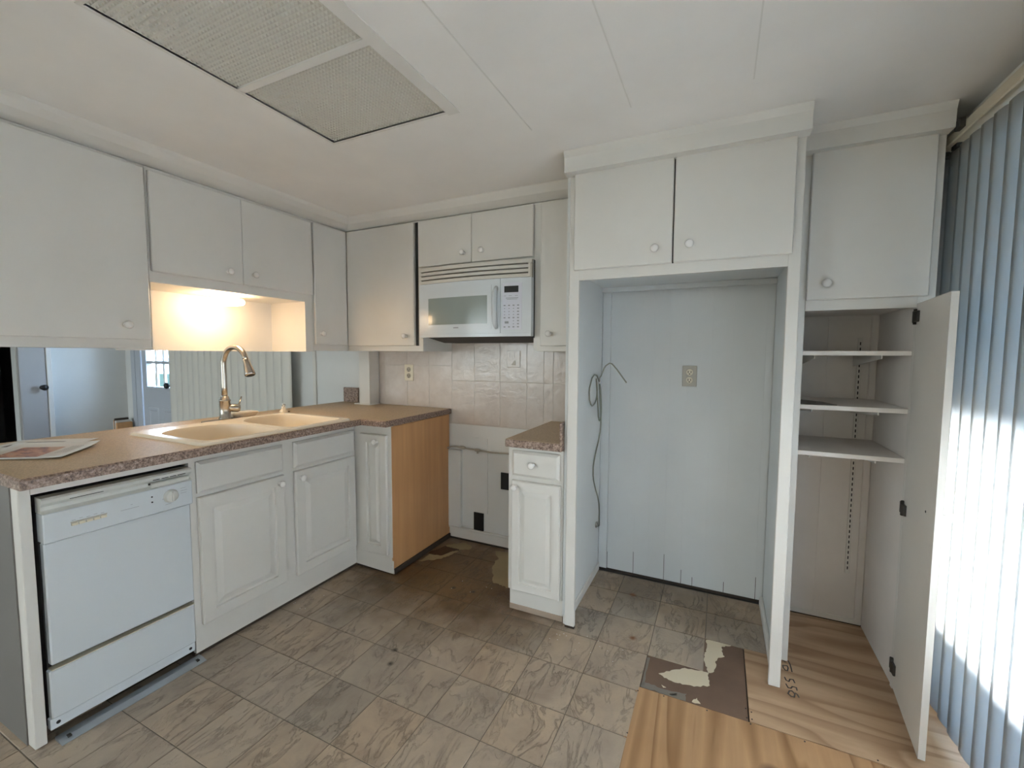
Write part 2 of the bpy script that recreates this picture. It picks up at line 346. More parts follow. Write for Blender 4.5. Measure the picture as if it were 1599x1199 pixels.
for pl, mt in (([(-1.659, 2.149), (-1.656, 2.259), (-1.576, 2.266), (-1.543, 2.358), (-1.507, 2.375), (-1.516, 2.316), (-1.534, 2.265), (-1.574, 2.204)], 'backing'),
        ([(-1.629, 2.406), (-1.597, 2.458), (-1.528, 2.504), (-1.462, 2.465), (-1.455, 2.427), (-1.512, 2.391), (-1.557, 2.396)], 'backing'),
        ([(-1.187, 2.248), (-1.232, 2.361), (-1.222, 2.397), (-1.294, 2.479), (-1.209, 2.499), (-1.0, 2.3), (-1.019, 2.108), (-1.063, 2.119), (-1.114, 2.119)], 'backing'),
        ([(-1.669, 2.263), (-1.629, 2.406), (-1.557, 2.396), (-1.512, 2.391), (-1.538, 2.349), (-1.576, 2.27)], 'stain')):
    MB().prism(ragged(pl, .008), -.0005, .0007).build('exposed_backing', M[mt], floor)
mk = MB()
for st in [[(0.304, 2.108), (0.308, 2.087), (0.309, 2.06), (0.309, 2.039)], [(0.282, 2.066), (0.296, 2.071), (0.298, 2.058), (0.294, 2.039), (0.285, 2.038), (0.28, 2.051), (0.28, 2.066)], [(0.284, 2.102), (0.292, 2.094)],
           [(0.278, 1.99), (0.281, 1.974), (0.29, 1.97), (0.296, 1.987), (0.307, 1.989), (0.31, 1.972)], [(0.278, 1.95), (0.283, 1.931), (0.292, 1.932), (0.299, 1.945), (0.312, 1.945), (0.312, 1.93)],
           [(0.285, 1.914), (0.279, 1.896), (0.287, 1.886), (0.297, 1.887), (0.302, 1.904), (0.294, 1.918), (0.285, 1.914)], [(0.304, 1.911), (0.31, 1.905), (0.313, 1.892)]]:
    for a, b in zip(st, st[1:]):
        d = Vector((b[0] - a[0], b[1] - a[1])); d.normalize(); n = Vector((-d.y, d.x)) * .0024; e = d * .0016
        mk.prism([(a[0] - e.x + n.x, a[1] - e.y + n.y), (a[0] - e.x - n.x, a[1] - e.y - n.y), (b[0] + e.x - n.x, b[1] + e.y - n.y), (b[0] + e.x + n.x, b[1] + e.y + n.y)], -.0008, -.0003)
mk.build('marker_writing', M['ink'], floor)
nl = MB()
for x, y in [(.128, 1.745), (.146, 1.735), (.13, 1.70), (.146, 1.70), (.14, 1.675), (-.243, 1.66), (-.15, 1.675), (0, 1.673), (-.244, 1.45), (.3, 1.675), (.5, 1.695)]: nl.lathe([(.0026, -.001), (.0026, .0002)], (x, y, 0), (0, 0, 1), 8)
nl.build('nail_heads', M['dark'], floor, kind='stuff')
ch = MB()
for _ in range(26):
    x, y = random.choice([(-.6, 1.85), (-.45, 1.85), (-1.2, 2.0), (-1.95, 1.55)]); x += random.uniform(-.12, .12); y += random.uniform(-.1, .08)
    if x < XF + .005: x = XF + .012
    ch.prism([(x, y), (x + .006, y + .001), (x + .003, y + .006)], 0, .0012)
ch.build('paint_chips', M['trim'], floor, kind='stuff')

B(XL, XR, YR, -.4, -.0045, .002).build('bounce_floor', M['bounce_floor'], floor, label='pale beige floor area added behind the viewer to bounce light')  # unseen pale floor added to bounce light up to the ceiling
# ceiling with the opening for the recessed light
LX0, LX1, LY0, LY1 = -1.4665, -.9191, .5815, 1.3703
ceil = S(B(XL - .1, LX0, YR - .1, YB + .1, ZC, ZC + .05).box(LX1, XR + .1, YR - .1, YB + .1, ZC, ZC + .05).box(LX0, LX1, YR - .1, LY0, ZC, ZC + .05).box(LX0, LX1, LY1, YB + .1, ZC, ZC + .05).build('ceiling', M['ceil']), 'low white painted ceiling with faint panel seams', 'ceiling')
for x in (-.69, -.3118, .066): B(x - .0022, x + .0022, -2.5, 1.62, ZC - .0012, ZC).build('seam_strip', M['trim'], ceil)
wb = S(B(XL - .1, XR + .1, YB, YB + .1, 0, ZC).build('wall_back', M['wall']), 'back wall behind the stove gap, refrigerator alcove and dining side', 'wall')
# the dining door stands in front of this wall; its opening is cut as a lit recess below
bpy.data.objects.remove(wb, do_unlink=True)
DX0, DX1 = -5.60, -4.99
wb = S(B(XL - .1, DX0, YB, YB + .1, 0, ZC).box(DX1, XR + .1, YB, YB + .1, 0, ZC).box(DX0, DX1, YB, YB + .1, 2.03, ZC).build('wall_back', M['wall']), 'back wall behind the stove gap, refrigerator alcove and dining side', 'wall')
# left wall with dark doorway
wlft = S(B(XL - .1, XL, YR - .1, .85, 0, ZC).box(XL - .1, XL, 1.7168, YB, 0, ZC).box(XL - .1, XL, .85, 1.7168, 2.0, ZC).build('wall_left', M['wall']), 'far left dining wall with a dark open doorway', 'wall')
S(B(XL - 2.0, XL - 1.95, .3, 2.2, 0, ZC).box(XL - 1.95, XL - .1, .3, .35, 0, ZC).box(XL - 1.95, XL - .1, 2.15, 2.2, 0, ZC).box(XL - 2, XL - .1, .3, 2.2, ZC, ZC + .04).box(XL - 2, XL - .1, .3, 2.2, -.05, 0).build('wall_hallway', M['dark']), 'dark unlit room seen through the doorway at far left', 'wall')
# right wall with sliding door opening
SY0, SY1, SZ = -2.75, 2.16, 2.02
wr = S(B(XR, XR + .1, YR - .1, SY0, 0, ZC).box(XR, XR + .1, SY1, YB + .1, 0, ZC).box(XR, XR + .1, SY0, SY1, SZ, ZC).build('wall_right', M['wall']), 'right wall around the sliding glass door', 'wall')
w1 = thing('window_1', (XR + .05, (SY0 + SY1) / 2, 0), 'sliding glass patio door behind the vertical blind on the right', 'window', kind='structure')
fr = MB()
for y in (SY0, -1.1, .5, SY1 - .05): fr.box(XR + .03, XR + .08, y, y + .05, 0, SZ)
fr.box(XR + .03, XR + .08, SY0, SY1, 0, .05).box(XR + .03, XR + .08, SY0, SY1, SZ - .05, SZ); fr.build('window_frame', M['trim'], w1)
for a, b in ((SY0 + .05, -1.1), (-1.05, .5), (.55, SY1 - .05)): B(XR + .052, XR + .056, a, b, .05, SZ - .05).build('window_pane', M['glassd'], w1)
# rear wall with two windows
WINS = ((-5.8, -2.9, .35, 2.05), (-1.9, -.55, .70, 2.05))
rw = MB(); xs_ = XL - .1
for x0, x1, z0, z1 in WINS: rw.box(xs_, x0, YR - .1, YR, 0, ZC).box(x0, x1, YR - .1, YR, 0, z0).box(x0, x1, YR - .1, YR, z1, ZC); xs_ = x1
S(rw.box(xs_, XR + .1, YR - .1, YR, 0, ZC).build('wall_rear', M['wall']), 'wall behind the viewer with two wide windows', 'wall')
for q, (x0, x1, z0, z1) in enumerate(WINS):
    w2 = thing('window_%d' % (q + 2), ((x0 + x1) / 2, YR - .05, z0), ('wide low window in the wall behind the viewer at the dining end', 'wide window in the wall directly behind the viewer')[q], 'window', kind='structure')
    fr = MB(); xm = (x0 + x1) / 2
    for x in (x0, xm - .02, x1 - .04): fr.box(x, x + .04, YR - .08, YR - .03, z0, z1)
    fr.box(x0, x1, YR - .08, YR - .03, z0, z0 + .04).box(x0, x1, YR - .08, YR - .03, z1 - .04, z1); fr.build('window_frame', M['trim'], w2)
    for a, b in ((x0 + .04, xm - .02), (xm + .02, x1 - .04)): B(a, b, YR - .057, YR - .053, z0 + .04, z1 - .04).build('window_pane', M['glassb' if q else 'glassc'], w2)
# outside: lawn, porch
S(B(-30, 30, -30, 30, -.55, -.45).build('ground', M['grass']), 'lawn around the house', 'ground')
S(B(XR + .1, 4.5, -3.4, 3.6, -.45, -.06).build('porch_slab', M['concrete']), 'concrete porch floor outside the sliding door', 'porch')
S(B(XR + .1, 4.5, -3.4, 3.6, 2.20, 2.30).box(4.42, 4.5, -3.4, 3.6, 2.05, 2.2).build('porch_roof', M['porchdark']), 'porch roof outside the sliding door', 'roof')
S(B(2.60, 2.68, -3.4, 3.6, -.06, .84).build('porch_wall', M['porchdark']), 'low porch wall outside the sliding door', 'wall')
S(B(9.0, 9.6, -8, 9, -.45, 2.25).build('dark_screen', M['dark_screen']), 'dark screen added outside beyond the porch to block low sky', 'dark_screen')  # unseen block added to keep low sky light off the upper blind
S(B(-17, -7.5, 5.6, 5.9, -.45, .80).build('neighbour_fence', M['dark_screen']), 'dark fence outside beyond the dining door window', 'fence')
S(B(-23, -9.0, 7.6, 7.9, -.45, 1.12).build('neighbour_wall', M['siding']), 'pale wall outside beyond the dining door window', 'wall')

# dining door with nine lights
d1 = thing('door_1', ((DX0 + DX1) / 2, YB, 0), 'blue-grey entry door with small window panes beyond the counter', 'door', kind='structure')
fr = MB(); y0, y1 = YB - .02, YB + .02
LXa, LXb, LZa, LZb = -5.476, -5.052, .93, 1.80
fr.box(-5.585, LXa, y0, y1, .01, 2.0).box(LXb, -5.005, y0, y1, .01, 2.0).box(LXa, LXb, y0, y1, .01, LZa).box(LXa, LXb, y0, y1, LZb, 2.0); fr.build('door_leaf', M['doorgrey'], d1)
tr = MB(); tr.box(LXa - .03, LXb + .03, y0 - .012, y0, LZa - .03, LZa, .004).box(LXa - .03, LXa, y0 - .012, y0, LZa, LZb).box(LXb, LXb + .03, y0 - .012, y0, LZa, LZb); tr.build('light_frame', M['doorgrey'], d1)
for x in (LXa + (LXb - LXa) / 3, LXa + (LXb - LXa) * 2 / 3): B(x - .014, x + .012, YB - .010, YB + .010, LZa, LZb).build('muntin', M['trim'], d1)
for z in (1.185, 1.49): B(LXa, LXb, y0 - .006, y1 + .006, z - .014, z + .014).build('muntin', M['doorgrey'], d1)
for i in range(3):
    for za, zb in ((LZa, 1.171), (1.199, 1.476), (1.504, LZb)):
        a = LXa + (LXb - LXa) / 3 * i; B(a + .014 * (i > 0), a + (LXb - LXa) / 3 - .014 * (i < 2), YB - .002, YB + .002, za, zb).build('pane', M['glass'], d1)
MB().rings((-5.50, y0, .35), (1, 0, 0), (0, 0, 1), (0, -1, 0), .20, .36, [(0, -.005), (0, 0), (.01, .006), (.03, .006), (.04, .001)]).build('raised_panel', M['doorgrey'], d1)
MB().rings((-5.23, y0, .35), (1, 0, 0), (0, 0, 1), (0, -1, 0), .20, .36, [(0, -.005), (0, 0), (.01, .006), (.03, .006), (.04, .001)]).build('raised_panel', M['doorgrey'], d1)
MB().lathe([(.024, 0), (.024, .008), (.012, .012), (.012, .035), (.03, .045), (.033, .06), (.02, .072), (0, .074)], (-5.03, y0, .955), (0, -1, 0)).build('knob', M['black'], d1, label='dark round knob')
S(B(-5.79, -5.60, YB - .03, YB, 0, 2.08, .004).box(-4.99, -4.93, YB - .03, YB, 0, 2.08, .004).box(-5.60, -4.99, YB - .03, YB, 2.02, 2.08).build('trim_1', M['doorgrey']), 'blue-grey casing around the entry door with window panes', 'trim')
B(-5.72, -5.70, YB - .036, YB - .03, 0, 2.08).build('casing_bead', M['doorgrey'], bpy.data.objects['trim_1'])
# ajar door at far left and dark doorway frame
d2 = thing('door_2', (XL + .03, 1.81, 0), 'taupe interior door with dark knob at far left beyond the counter', 'door', kind='structure')
B(XL + .005, XL + .04, 1.722, 1.905, .01, 2.0, .003).build('door_leaf', M['doordim'], d2)
MB().lathe([(.022, 0), (.01, .008), (.01, .03), (.026, .04), (.028, .052), (0, .065)], (XL + .04, 1.872, .945), (1, 0, 0)).build('knob', M['black'], d2, label='dark round knob')
S(B(XL, XL + .05, 1.908, 1.945, 0, 2.06, .004).build('trim_2', M['trim']), 'white casing beside the taupe door at far left', 'trim')
# dining blind
def vane_mesh(name, wd, z0, z1, m, bow=.006, nseg=4):
    mb = MB(); n = nseg + 1; vs = []
    for z in (z0, z1):
        for side in (-.0006, .0006):
            for k in range(n):
                t = k / nseg * 2 - 1; vs.append((bow * (1 - t * t) + side, t * wd / 2, z))
    fs = []
    for k in range(nseg):
        fs.append((k, k + 1, 2 * n + k + 1, 2 * n + k)); fs.append((n + k + 1, n + k, 3 * n + k, 3 * n + k + 1))
    fs += [(0, 2 * n, 3 * n, n), (n - 1, 2 * n - 1, 4 * n - 1, 3 * n - 1)]
    mb.add(vs, fs, True); return mb.mesh(name, m)
vb2 = thing('vertical_blind', (-4.0, 2.47, 0), 'closed ivory vertical blind hanging on the dining wall behind the faucet', 'blind')
B(-4.92, -3.10, 2.44, 2.49, 2.05, 2.10, .004).build('headrail', M['trim'], vb2)
vm = vane_mesh('vane', .112, .04, 2.05, M['vane2'])
k = 0; x = -4.88
while x < -3.15:
    o = bpy.data.objects.new('vane', vm); COL.objects.link(o); o.parent = vb2; o.location = (x + 4.0, 0, 0)
    o.rotation_euler = (0, 0, -PI / 2 + math.radians(7 + random.uniform(-5, 5))); x += .096 + random.uniform(-.006, .006)
S(B(-3.02, -2.985, YB - .014, YB, 0, ZC, .003).build('trim_3', M['trim']), 'vertical white wall batten right of the dining blind', 'trim')
bd = thing('board_bundle', (-5.86, 2.44, 0), 'small bundle of brown and white boards standing in the far dining corner', 'boards')
for i, (m, t) in enumerate((('trim', .012), ('woodpanel', .02), ('shadowwood', .016), ('trim', .014), ('woodpanel', .018))):
    x = -5.93 + i * .038; B(x, x + t + .012, 2.40 - .01 * i, 2.50, 0, .58 - .02 * abs(i - 2), .004).build('board', M[m], bd)

# crown trims on the cabinets
S(MB().prism([(XU - .02, 2.098), (XU + .004, 2.098), (XU + .03, 2.106), (XU + .07, 2.122), (XU + .098, 2.142), (XU + .112, ZC), (XU - .02, ZC)], .30, YU, 'y').build('trim_4', M['trim']), 'sloped white crown along the top of the left wall cabinets', 'trim')
S(MB().prism([(YU + .02, 2.098), (YU - .004, 2.098), (YU - .02, 2.106), (YU - .055, 2.122), (YU - .075, 2.142), (YU - .09, ZC), (YU + .02, ZC)], XU - .02, -.64, 'x').build('trim_5', M['trim']), 'sloped white crown along the top of the back wall cabinets', 'trim')
S(B(XR - .035, XR, YR, YB, ZC - .03, ZC, .01).build('trim_6', M['trim']), 'narrow crown where right wall meets ceiling', 'trim')

# ------------------------------------------------------------------ tiles and panels on the back wall
B(-2.306, -.645, 2.5400, YB, .81, 1.5).build('tile_backer', M['grout'], wb)
def wtile(x0, x1, z0, z1):
    MB().rings((x0 + .0008, 2.5425, z0 + .0008), (1, 0, 0), (0, 0, 1), (0, -1, 0), x1 - x0 - .0016, z1 - z0 - .0016, [(0, 0), (0, .0028), (.0016, .0044)]).build('wall_tile', M['tile'], wb, origin=((x0 + x1) / 2, 2.54, (z0 + z1) / 2))
for xs, zs in (([-2.306, -2.25, -2.0425, -1.851, -1.66], [.914, 1.207, 1.5]), ([-1.66, -1.4814, -1.29, -1.10, -.985, -.9225], [.815, 1.11, 1.405]), ([-.9225, -.72, -.645], [.88, 1.11, 1.405])):
    for a, b in zip(xs, xs[1:]):
        for c, d in zip(zs, zs[1:]): wtile(a, b, c, d)
# white panels in the stove gap
B(-1.69, -1.0, 2.545, YB, .08, .812).build('wall_panel', M['wall'], wb)
B(-1.6827, -1.583, 2.520, 2.545, .092, .632, .002).build('wall_panel', M['wall'], wb)
B(-1.512, -1.383, 2.5385, 2.545, .213, .727, .001).build('wall_panel', M['wall'], wb)
B(-1.69, -1.0, 2.5425, 2.545, .652, .814, .001).build('wall_panel', M['wall'], wb)
b1 = S(B(-1.69, -.95, 2.535, YB, .004, .078, .003).box(-1.70, -.95, 2.524, YB, .078, .089, .003).build('baseboard_back', M['trim']), 'scuffed white baseboard with a ledge in the stove gap', 'baseboard')
B(-1.69, -.95, 2.533, 2.536, .001, .012).build('dirty_gap', M['shadowwood'], b1)
# alcove boards
xb = [-.573, -.4204, -.3374, -.2498, -.1581, -.0405, .0568, .2067, .2405]
for a, b in zip(xb, xb[1:]): MB().rings((a, YB, .012), (1, 0, 0), (0, 0, 1), (0, -1, 0), b - a, 1.66, [(0, 0), (0, .0027), (.0010, .0032)]).build('wall_board', M['alcove'], wb, origin=((a + b) / 2, YB, .8))
B(-.626, -.5745, YB - .012, YB, .012, 1.66, .003).build('wall_board', M['alcove'], wb, origin=(-.6, YB, .8))
B(-.626, .2405, YB - .006, YB, .0, .014).build('dark_gap', M['shadowwood'], wb)
gr = MB()
for x, h in ((-.4204, .13), (-.2498, .15), (-.1581, .08), (.0568, .06), (.2067, .12), (-.573, .10), (-.1, .05)): gr.box(x - .0012, x + .0012, YB - .0036, YB - .002, .012, .012 + h)
gr.build('groove_dirt', M['shadowwood'], wb, kind='stuff')

# ------------------------------------------------------------------ cabinet helpers
def knob(parent, p, n, r=.0165):
    return MB().lathe([(.011, -.001), (.011, .002), (.0065, .005), (.006, .014), (r * .9, .019), (r, .024), (r * .8, .030), (r * .35, .033), (0, .0335)], p, n, 18).build('knob', M['knob'], parent, label='small round white knob')
RAISED = [(0, 0), (0, .013), (.004, .018), (.050, .018), (.053, .009), (.062, .009), (.088, .0175)]
NARROW = [(0, 0), (0, .013), (.004, .018), (.040, .018), (.043, .009), (.050, .009), (.070, .0175)]
SLIM = [(0, 0), (0, .013), (.004, .018), (.048, .018), (.052, .008), (.059, .008), (.078, .0175)]
DRAW = [(0, 0), (0, .007), (.013, .018)]
def panel_x(name, parent, x, ya, yb, za, zb, rings, m='cab'): return MB().rings((x + .0025, ya, za), (0, 1, 0), (0, 0, 1), (1, 0, 0), yb - ya, zb - za, rings).build(name, M[m], parent)
def panel_y(name, parent, y, xa, xb_, za, zb, rings, m='cab'): return MB().rings((xa, y - .0025, za), (1, 0, 0), (0, 0, 1), (0, -1, 0), xb_ - xa, zb - za, rings).build(name, M[m], parent)

# ------------------------------------------------------------------ peninsula
ep = tag(B(-2.55, XF, .5466, .5762, .001, .879, .002).build('end_panel', M['cab'], origin=(-2.25, .56, 0)), 'white end panel closing the peninsula left of the dishwasher', 'panel')
B(-2.549, -2.01, .5425, .5467, .001, .879).build('panel_face', M['taupe'], ep, label='laminate face darkened in colour for its dim light')
sb = thing('sink_base_cabinet', (-2.2, 1.48, 0), 'white base cabinet under the sink with two raised-panel doors and two drawer fronts', 'cabinet')
ff = MB(); ff.box(XF - .02, XF, .5762, 1.0321, .8367, .879).box(XF - .02, XF, 1.0321, 1.9388, .018, .879)
ff.build('face_frame', M['cab'], sb)
B(-2.56, -2.54, .5762, 2.53, .001, .879).build('back_panel', M['cab'], sb)
B(XF - .03, XF - .008, 1.0321, 1.9388, .0005, .019).build('dark_toe_gap', M['shadowwood'], sb)
for ya, yb, ky in ((1.0567, 1.4549, 1.4255), (1.5161, 1.9245, 1.5462)):
    panel_x('drawer_front', sb, XF, ya, yb, .7025, .837, DRAW)
    d = panel_x('door', sb, XF, ya, yb, .1353, .6854, RAISED); knob(d, (XF + .0205, ky, .648), (1, 0, 0))
# dishwasher
dw = thing('dishwasher', (-2.2, .81, 0), 'white dishwasher with dial and push buttons at the left end of the counter', 'dishwasher')
B(-2.5, XF - .02, .592, 1.028, .03, .825).build('body', M['dark'], dw)
B(XF - .02, XF + .010, .594, 1.0285, .258, .6705, .004).build('door', M['appliance'], dw)
B(XF - .02, XF + .008, .588, 1.0285, .075, .241, .004).build('access_panel', M['appliance'], dw)
ap = B(XF - .02, XF + .004, .584, 1.026, .0385, .075, .002).build('base_rail', M['appliance'], dw)
for q in (.603, 1.008): MB().lathe([(.006, 0), (.006, .001)], (XF + .0038, q, .057), (1, 0, 0), 10).build('screw_slot', M['black'], ap)
B(XF - .02, XF + .009, .594, 1.0285, .241, .2435).build('seal_strip', M['plate'], dw)
con = B(XF - .02, XF + .030, .590, 1.0285, .674, .772, .003).build('control_panel', M['appliance'], dw)
X3 = XF + .030
hb = MB().prism([(XF - .02, .772), (X3, .772), (XF + .017, .781), (XF + .015, .793), (X3 - .003, .803), (X3, .806), (X3, .817), (X3 - .006, .823), (XF - .02, .823)], .590, 1.0285, 'y').build('handle_recess', M['bisque_plastic'], dw)
B(X3 - .004, X3 + .004, .885, 1.017, .776, .794, .003).build('latch_slider', M['bisque_plastic'], hb)
sl = MB(); sl.box(X3 - .002, X3 + .0006, .657, .745, .8045, .8065)
for a, b in ((.893, .915), (.922, .945), (.950, .972), (.977, 1.005)): sl.box(X3 - .002, X3 + .0006, a, b, .8035, .8065)
sl.box(X3 - .002, X3 + .0008, .878, .884, .789, .796); sl.build('vent_slots', M['black'], hb, kind='stuff')
for i in range(5): B(X3 - .002, X3 + .004, .6565 + i * .019, .6735 + i * .019, .7125, .722, .001).build('push_button', M['plate'], con)
B(X3 - .001, X3 + .001, .655, .7515, .723, .7265).build('button_slot', M['plategrey'], con)
dl = MB().lathe([(.026, 0), (.026, .002), (.0235, .003), (.022, .012), (.020, .014), (0, .0145)], (X3, .950, .7285), (1, 0, 0), 28).build('dial', M['bisque_plastic'], con, label='cream round cycle dial')
B(X3 + .012, X3 + .021, .9475, .9525, .709, .748, .002).build('dial_grip', M['bisque_plastic'], dl)
MB().lathe([(.003, 0), (.003, .001)], (X3, .887, .7425), (1, 0, 0), 10).lathe([(.003, 0), (.003, .001)], (X3, .887, .722), (1, 0, 0), 10).build('indicator_lights', M['black'], con)
pr = MB()
for a, b, z in ((.79, .845, .7195), (.82, .826, .733), (.985, 1.004, .748), (.985, 1.008, .738), (.985, 1.006, .728), (.92, .928, .722), (.93, .95, .698)): pr.box(X3 - .001, X3 + .0003, a, b, z, z + .0012)
for i in range(5): pr.box(X3 - .001, X3 + .0003, .658 + i * .019, .668 + i * .019, .730 + .002 * (i % 2), .7312 + .002 * (i % 2))
pr.build('printed_marks', M['grey'], con, kind='stuff')
MB().prism([(XF + .004, .0005), (XF + .055, .0005), (XF + .055, .002), (XF + .030, .010), (XF + .004, .012)], .592, 1.040, 'y').build('toe_plate_placeholder', M['galv'])
tp = bpy.data.objects['toe_plate_placeholder']; tp.name = 'metal_toe_plate'; tag(tp, 'loose galvanised toe plate lying on the floor in front of the dishwasher', 'metal strip')
for q in (.612, 1.012): B(XF + .026, XF + .040, q, q + .01, .004, .0115).build('slot_hole', M['dark'], tp)
# corner cabinet
cc = thing('corner_base_cabinet', (-1.83, 2.2, 0), 'narrow white base cabinet with a bare orange wood side at the counter corner', 'cabinet')
YS = 1.9388
B(XF + .001, -1.683, YS, YS + .02, .105, .879).build('face_frame', M['cab'], cc)
d = panel_y('door', cc, YS, -1.902, -1.7035, .121, .824, SLIM); knob(d, (-1.772, YS - .0205, .784), (0, -1, 0))
MB().prism([(XF + .001, .016), (-1.674, .008), (-1.676, .03), (-1.688, .060), (-1.688, .104), (XF + .001, .104)], YS, YS + .006, 'y').build('toe_board', M['cab'], cc, label='painted toe board with torn corner')
B(XF + .001, -1.69, YS + .006, YS + .012, .0005, .02).build('dark_toe_gap', M['shadowwood'], cc)
MB().prism([(-1.681, .012), (-1.674, .012), (-1.673, .085), (-1.681, .088)], YS - .004, YS + .001, 'y').build('curled_strip', M['trim'], cc)
B(-1.697, -1.682, YS + .004, 2.535, .030, .874, .001).build('side_panel', M['woodpanel'], cc, label='bare orange-brown wood side panel')
B(-1.697, -1.672, YS + .01, 2.535, .0005, .034, .004).build('bottom_runner', M['shadowwood'], cc, label='dark worn runner along the floor')
# countertop
ct = thing('countertop', (-2.2, 1.5, .88), 'long brown speckled laminate countertop holding the sink', 'countertop')
SX0, SX1, SY0_, SY1_ = -2.41, -1.89, 1.065, 1.81
poly_out = [(-2.67, .5217), (-1.8471, .5217), (-1.8471, 1.8785), (-1.6657, 1.8785), (-1.6657, 2.536), (-2.67, 2.536)]
bm = bmesh.new()
def loop(bm, pts, z):
    vs = [bm.verts.new((p[0], p[1], z)) for p in pts]; return [bm.edges.new((vs[i], vs[(i + 1) % len(vs)])) for i in range(len(vs))]
def plate_mesh(outer, holes, z):
    bm = bmesh.new(); es = loop(bm, outer, z)
    for h in holes: es += loop(bm, h, z)
    bmesh.ops.triangle_fill(bm, edges=es, use_beauty=True, use_dissolve=False); bm.verts.index_update()
    for f in bm.faces:
        f.normal_update()
        if f.normal.z < 0: f.normal_flip()
    r = [v.co.copy() for v in bm.verts], [[v.index for v in f.verts] for f in bm.faces]; bm.free(); return r
inner_in = [(-2.664, .5277), (-1.8531, .5277), (-1.8531, 1.8845), (-1.6717, 1.8845), (-1.6717, 2.536), (-2.664, 2.536)]
hole = [(SX0, SY0_), (SX1, SY0_), (SX1, SY1_), (SX0, SY1_)]
mb = MB(); v, f = plate_mesh(inner_in, [hole], .914); mb.add(v, f); v, f = plate_mesh(inner_in, [hole], .882); mb.add(v, [q[::-1] for q in f])
for i in range(4):
    a, b = hole[i], hole[(i + 1) % 4]; mb.add([(*a, .882), (*b, .882), (*b, .914), (*a, .914)], [(0, 3, 2, 1)])
mb.build('top_surface', M['lam'], ct)
ed = MB()
for z0, z1, A, Bp in ((.880, .908, poly_out, poly_out), (.908, .914, poly_out, inner_in)):
    for i in range(6): a, b, c, d_ = A[i], A[(i + 1) % 6], Bp[(i + 1) % 6], Bp[i]; ed.add([(*a, z0), (*b, z0), (*c, z1), (*d_, z1)], [(0, 1, 2, 3)])
for i in range(6): a, b, c, d_ = inner_in[i], inner_in[(i + 1) % 6], poly_out[(i + 1) % 6], poly_out[i]; ed.add([(*a, .880), (*b, .880), (*c, .880), (*d_, .880)], [(0, 1, 2, 3)])
ed.build('edge_band', M['lamedge'], ct, label='dark speckled front edge')
B(-2.6555, -2.5085, 2.520, 2.536, .914, 1.026, .002).build('backsplash', M['lamedge'], ct, label='short speckled backsplash upstand')
# wall post on the counter
cp = tag(B(-2.405, -2.3065, 2.436, 2.536, .9145, 1.305).build('wall_post', M['trim'], origin=(-2.355, 2.49, .9145)), 'short white post between counter and wall cabinet at the tile edge', 'post')
MB().prism([(-2.45, 2.428), (-2.302, 2.424), (-2.290, 2.436), (-2.296, 2.536), (-2.45, 2.536)], .9142, .922).build('base_flange', M['trim'], cp)

# sink
sk = thing('sink', (-2.15, 1.44, .914), 'bisque double-bowl drop-in sink', 'sink')
def rrect(x0, x1, y0, y1, r, n=6):
    # r: radii for corners (x0,y0),(x1,y0),(x1,y1),(x0,y1)
    if not isinstance(r, tuple): r = (r,) * 4
    pts = []
    for (cx, cy, a0), q in zip(((x0 + r[0], y0 + r[0], PI), (x1 - r[1], y0 + r[1], 1.5 * PI), (x1 - r[2], y1 - r[2], 0), (x0 + r[3], y1 - r[3], .5 * PI)), r):
        for k in range(n + 1): a = a0 + k / n * PI / 2; pts.append((cx + q * math.cos(a), cy + q * math.sin(a)))
    return pts
SKX0, SKX1, SKY0, SKY1 = -2.445, -1.865, 1.035, 1.838
out = rrect(SKX0, SKX1, SKY0, SKY1, .04); out2 = rrect(SKX0 + .012, SKX1 - .012, SKY0 + .012, SKY1 - .012, .032)
bowls = [rrect(-2.335, -1.900, 1.075, 1.425, (.13, .05, .05, .15), 8), rrect(-2.385, -1.900, 1.462, 1.800, (.18, .05, .05, .10), 8)]
mb = MB(); v, f = plate_mesh(out2, bowls, .9255); mb.add(v, f, True); n = len(out)
mb.add([(*p, .9142) for p in out] + [(p[0] * .4 + q[0] * .6, p[1] * .4 + q[1] * .6, .9225) for p, q in zip(out2, out)] + [(*p, .9255) for p in out2], [(a * n + i, a * n + (i + 1) % n, (a + 1) * n + (i + 1) % n, (a + 1) * n + i) for a in (0, 1) for i in range(n)], True)
mb.build('rim', M['sink'], sk)
for bw, dz in zip(bowls, (.185, .165)):
    cx = sum(p[0] for p in bw) / len(bw); cy = sum(p[1] for p in bw) / len(bw); n = len(bw); vs = []; fs = []
    prof = [(1.0, .9255), (.985, .918), (.97, .90), (.93, .9255 - dz * .7), (.85, .9255 - dz * .94), (.6, .9255 - dz), (.08, .9255 - dz - .004)]
    for s_, z in prof: vs += [(min(cx + (p[0] - cx) * s_, -1.90 if z > .917 else -1.992), cy + (p[1] - cy) * s_, z) for p in bw]
    for a in range(len(prof) - 1): fs += [(a * n + i, (a + 1) * n + i, (a + 1) * n + (i + 1) % n, a * n + (i + 1) % n) for i in range(n)]
    b = MB().add(vs, [q[::-1] for q in fs], True).build('bowl', M['sink'], sk)
    MB().lathe([(.043, 0), (.043, .003), (.036, .004), (.03, .001), (0, .001)], (cx, cy, .9255 - dz - .003), (0, 0, 1)).build('drain', M['nickel'], b, label='metal drain ring')
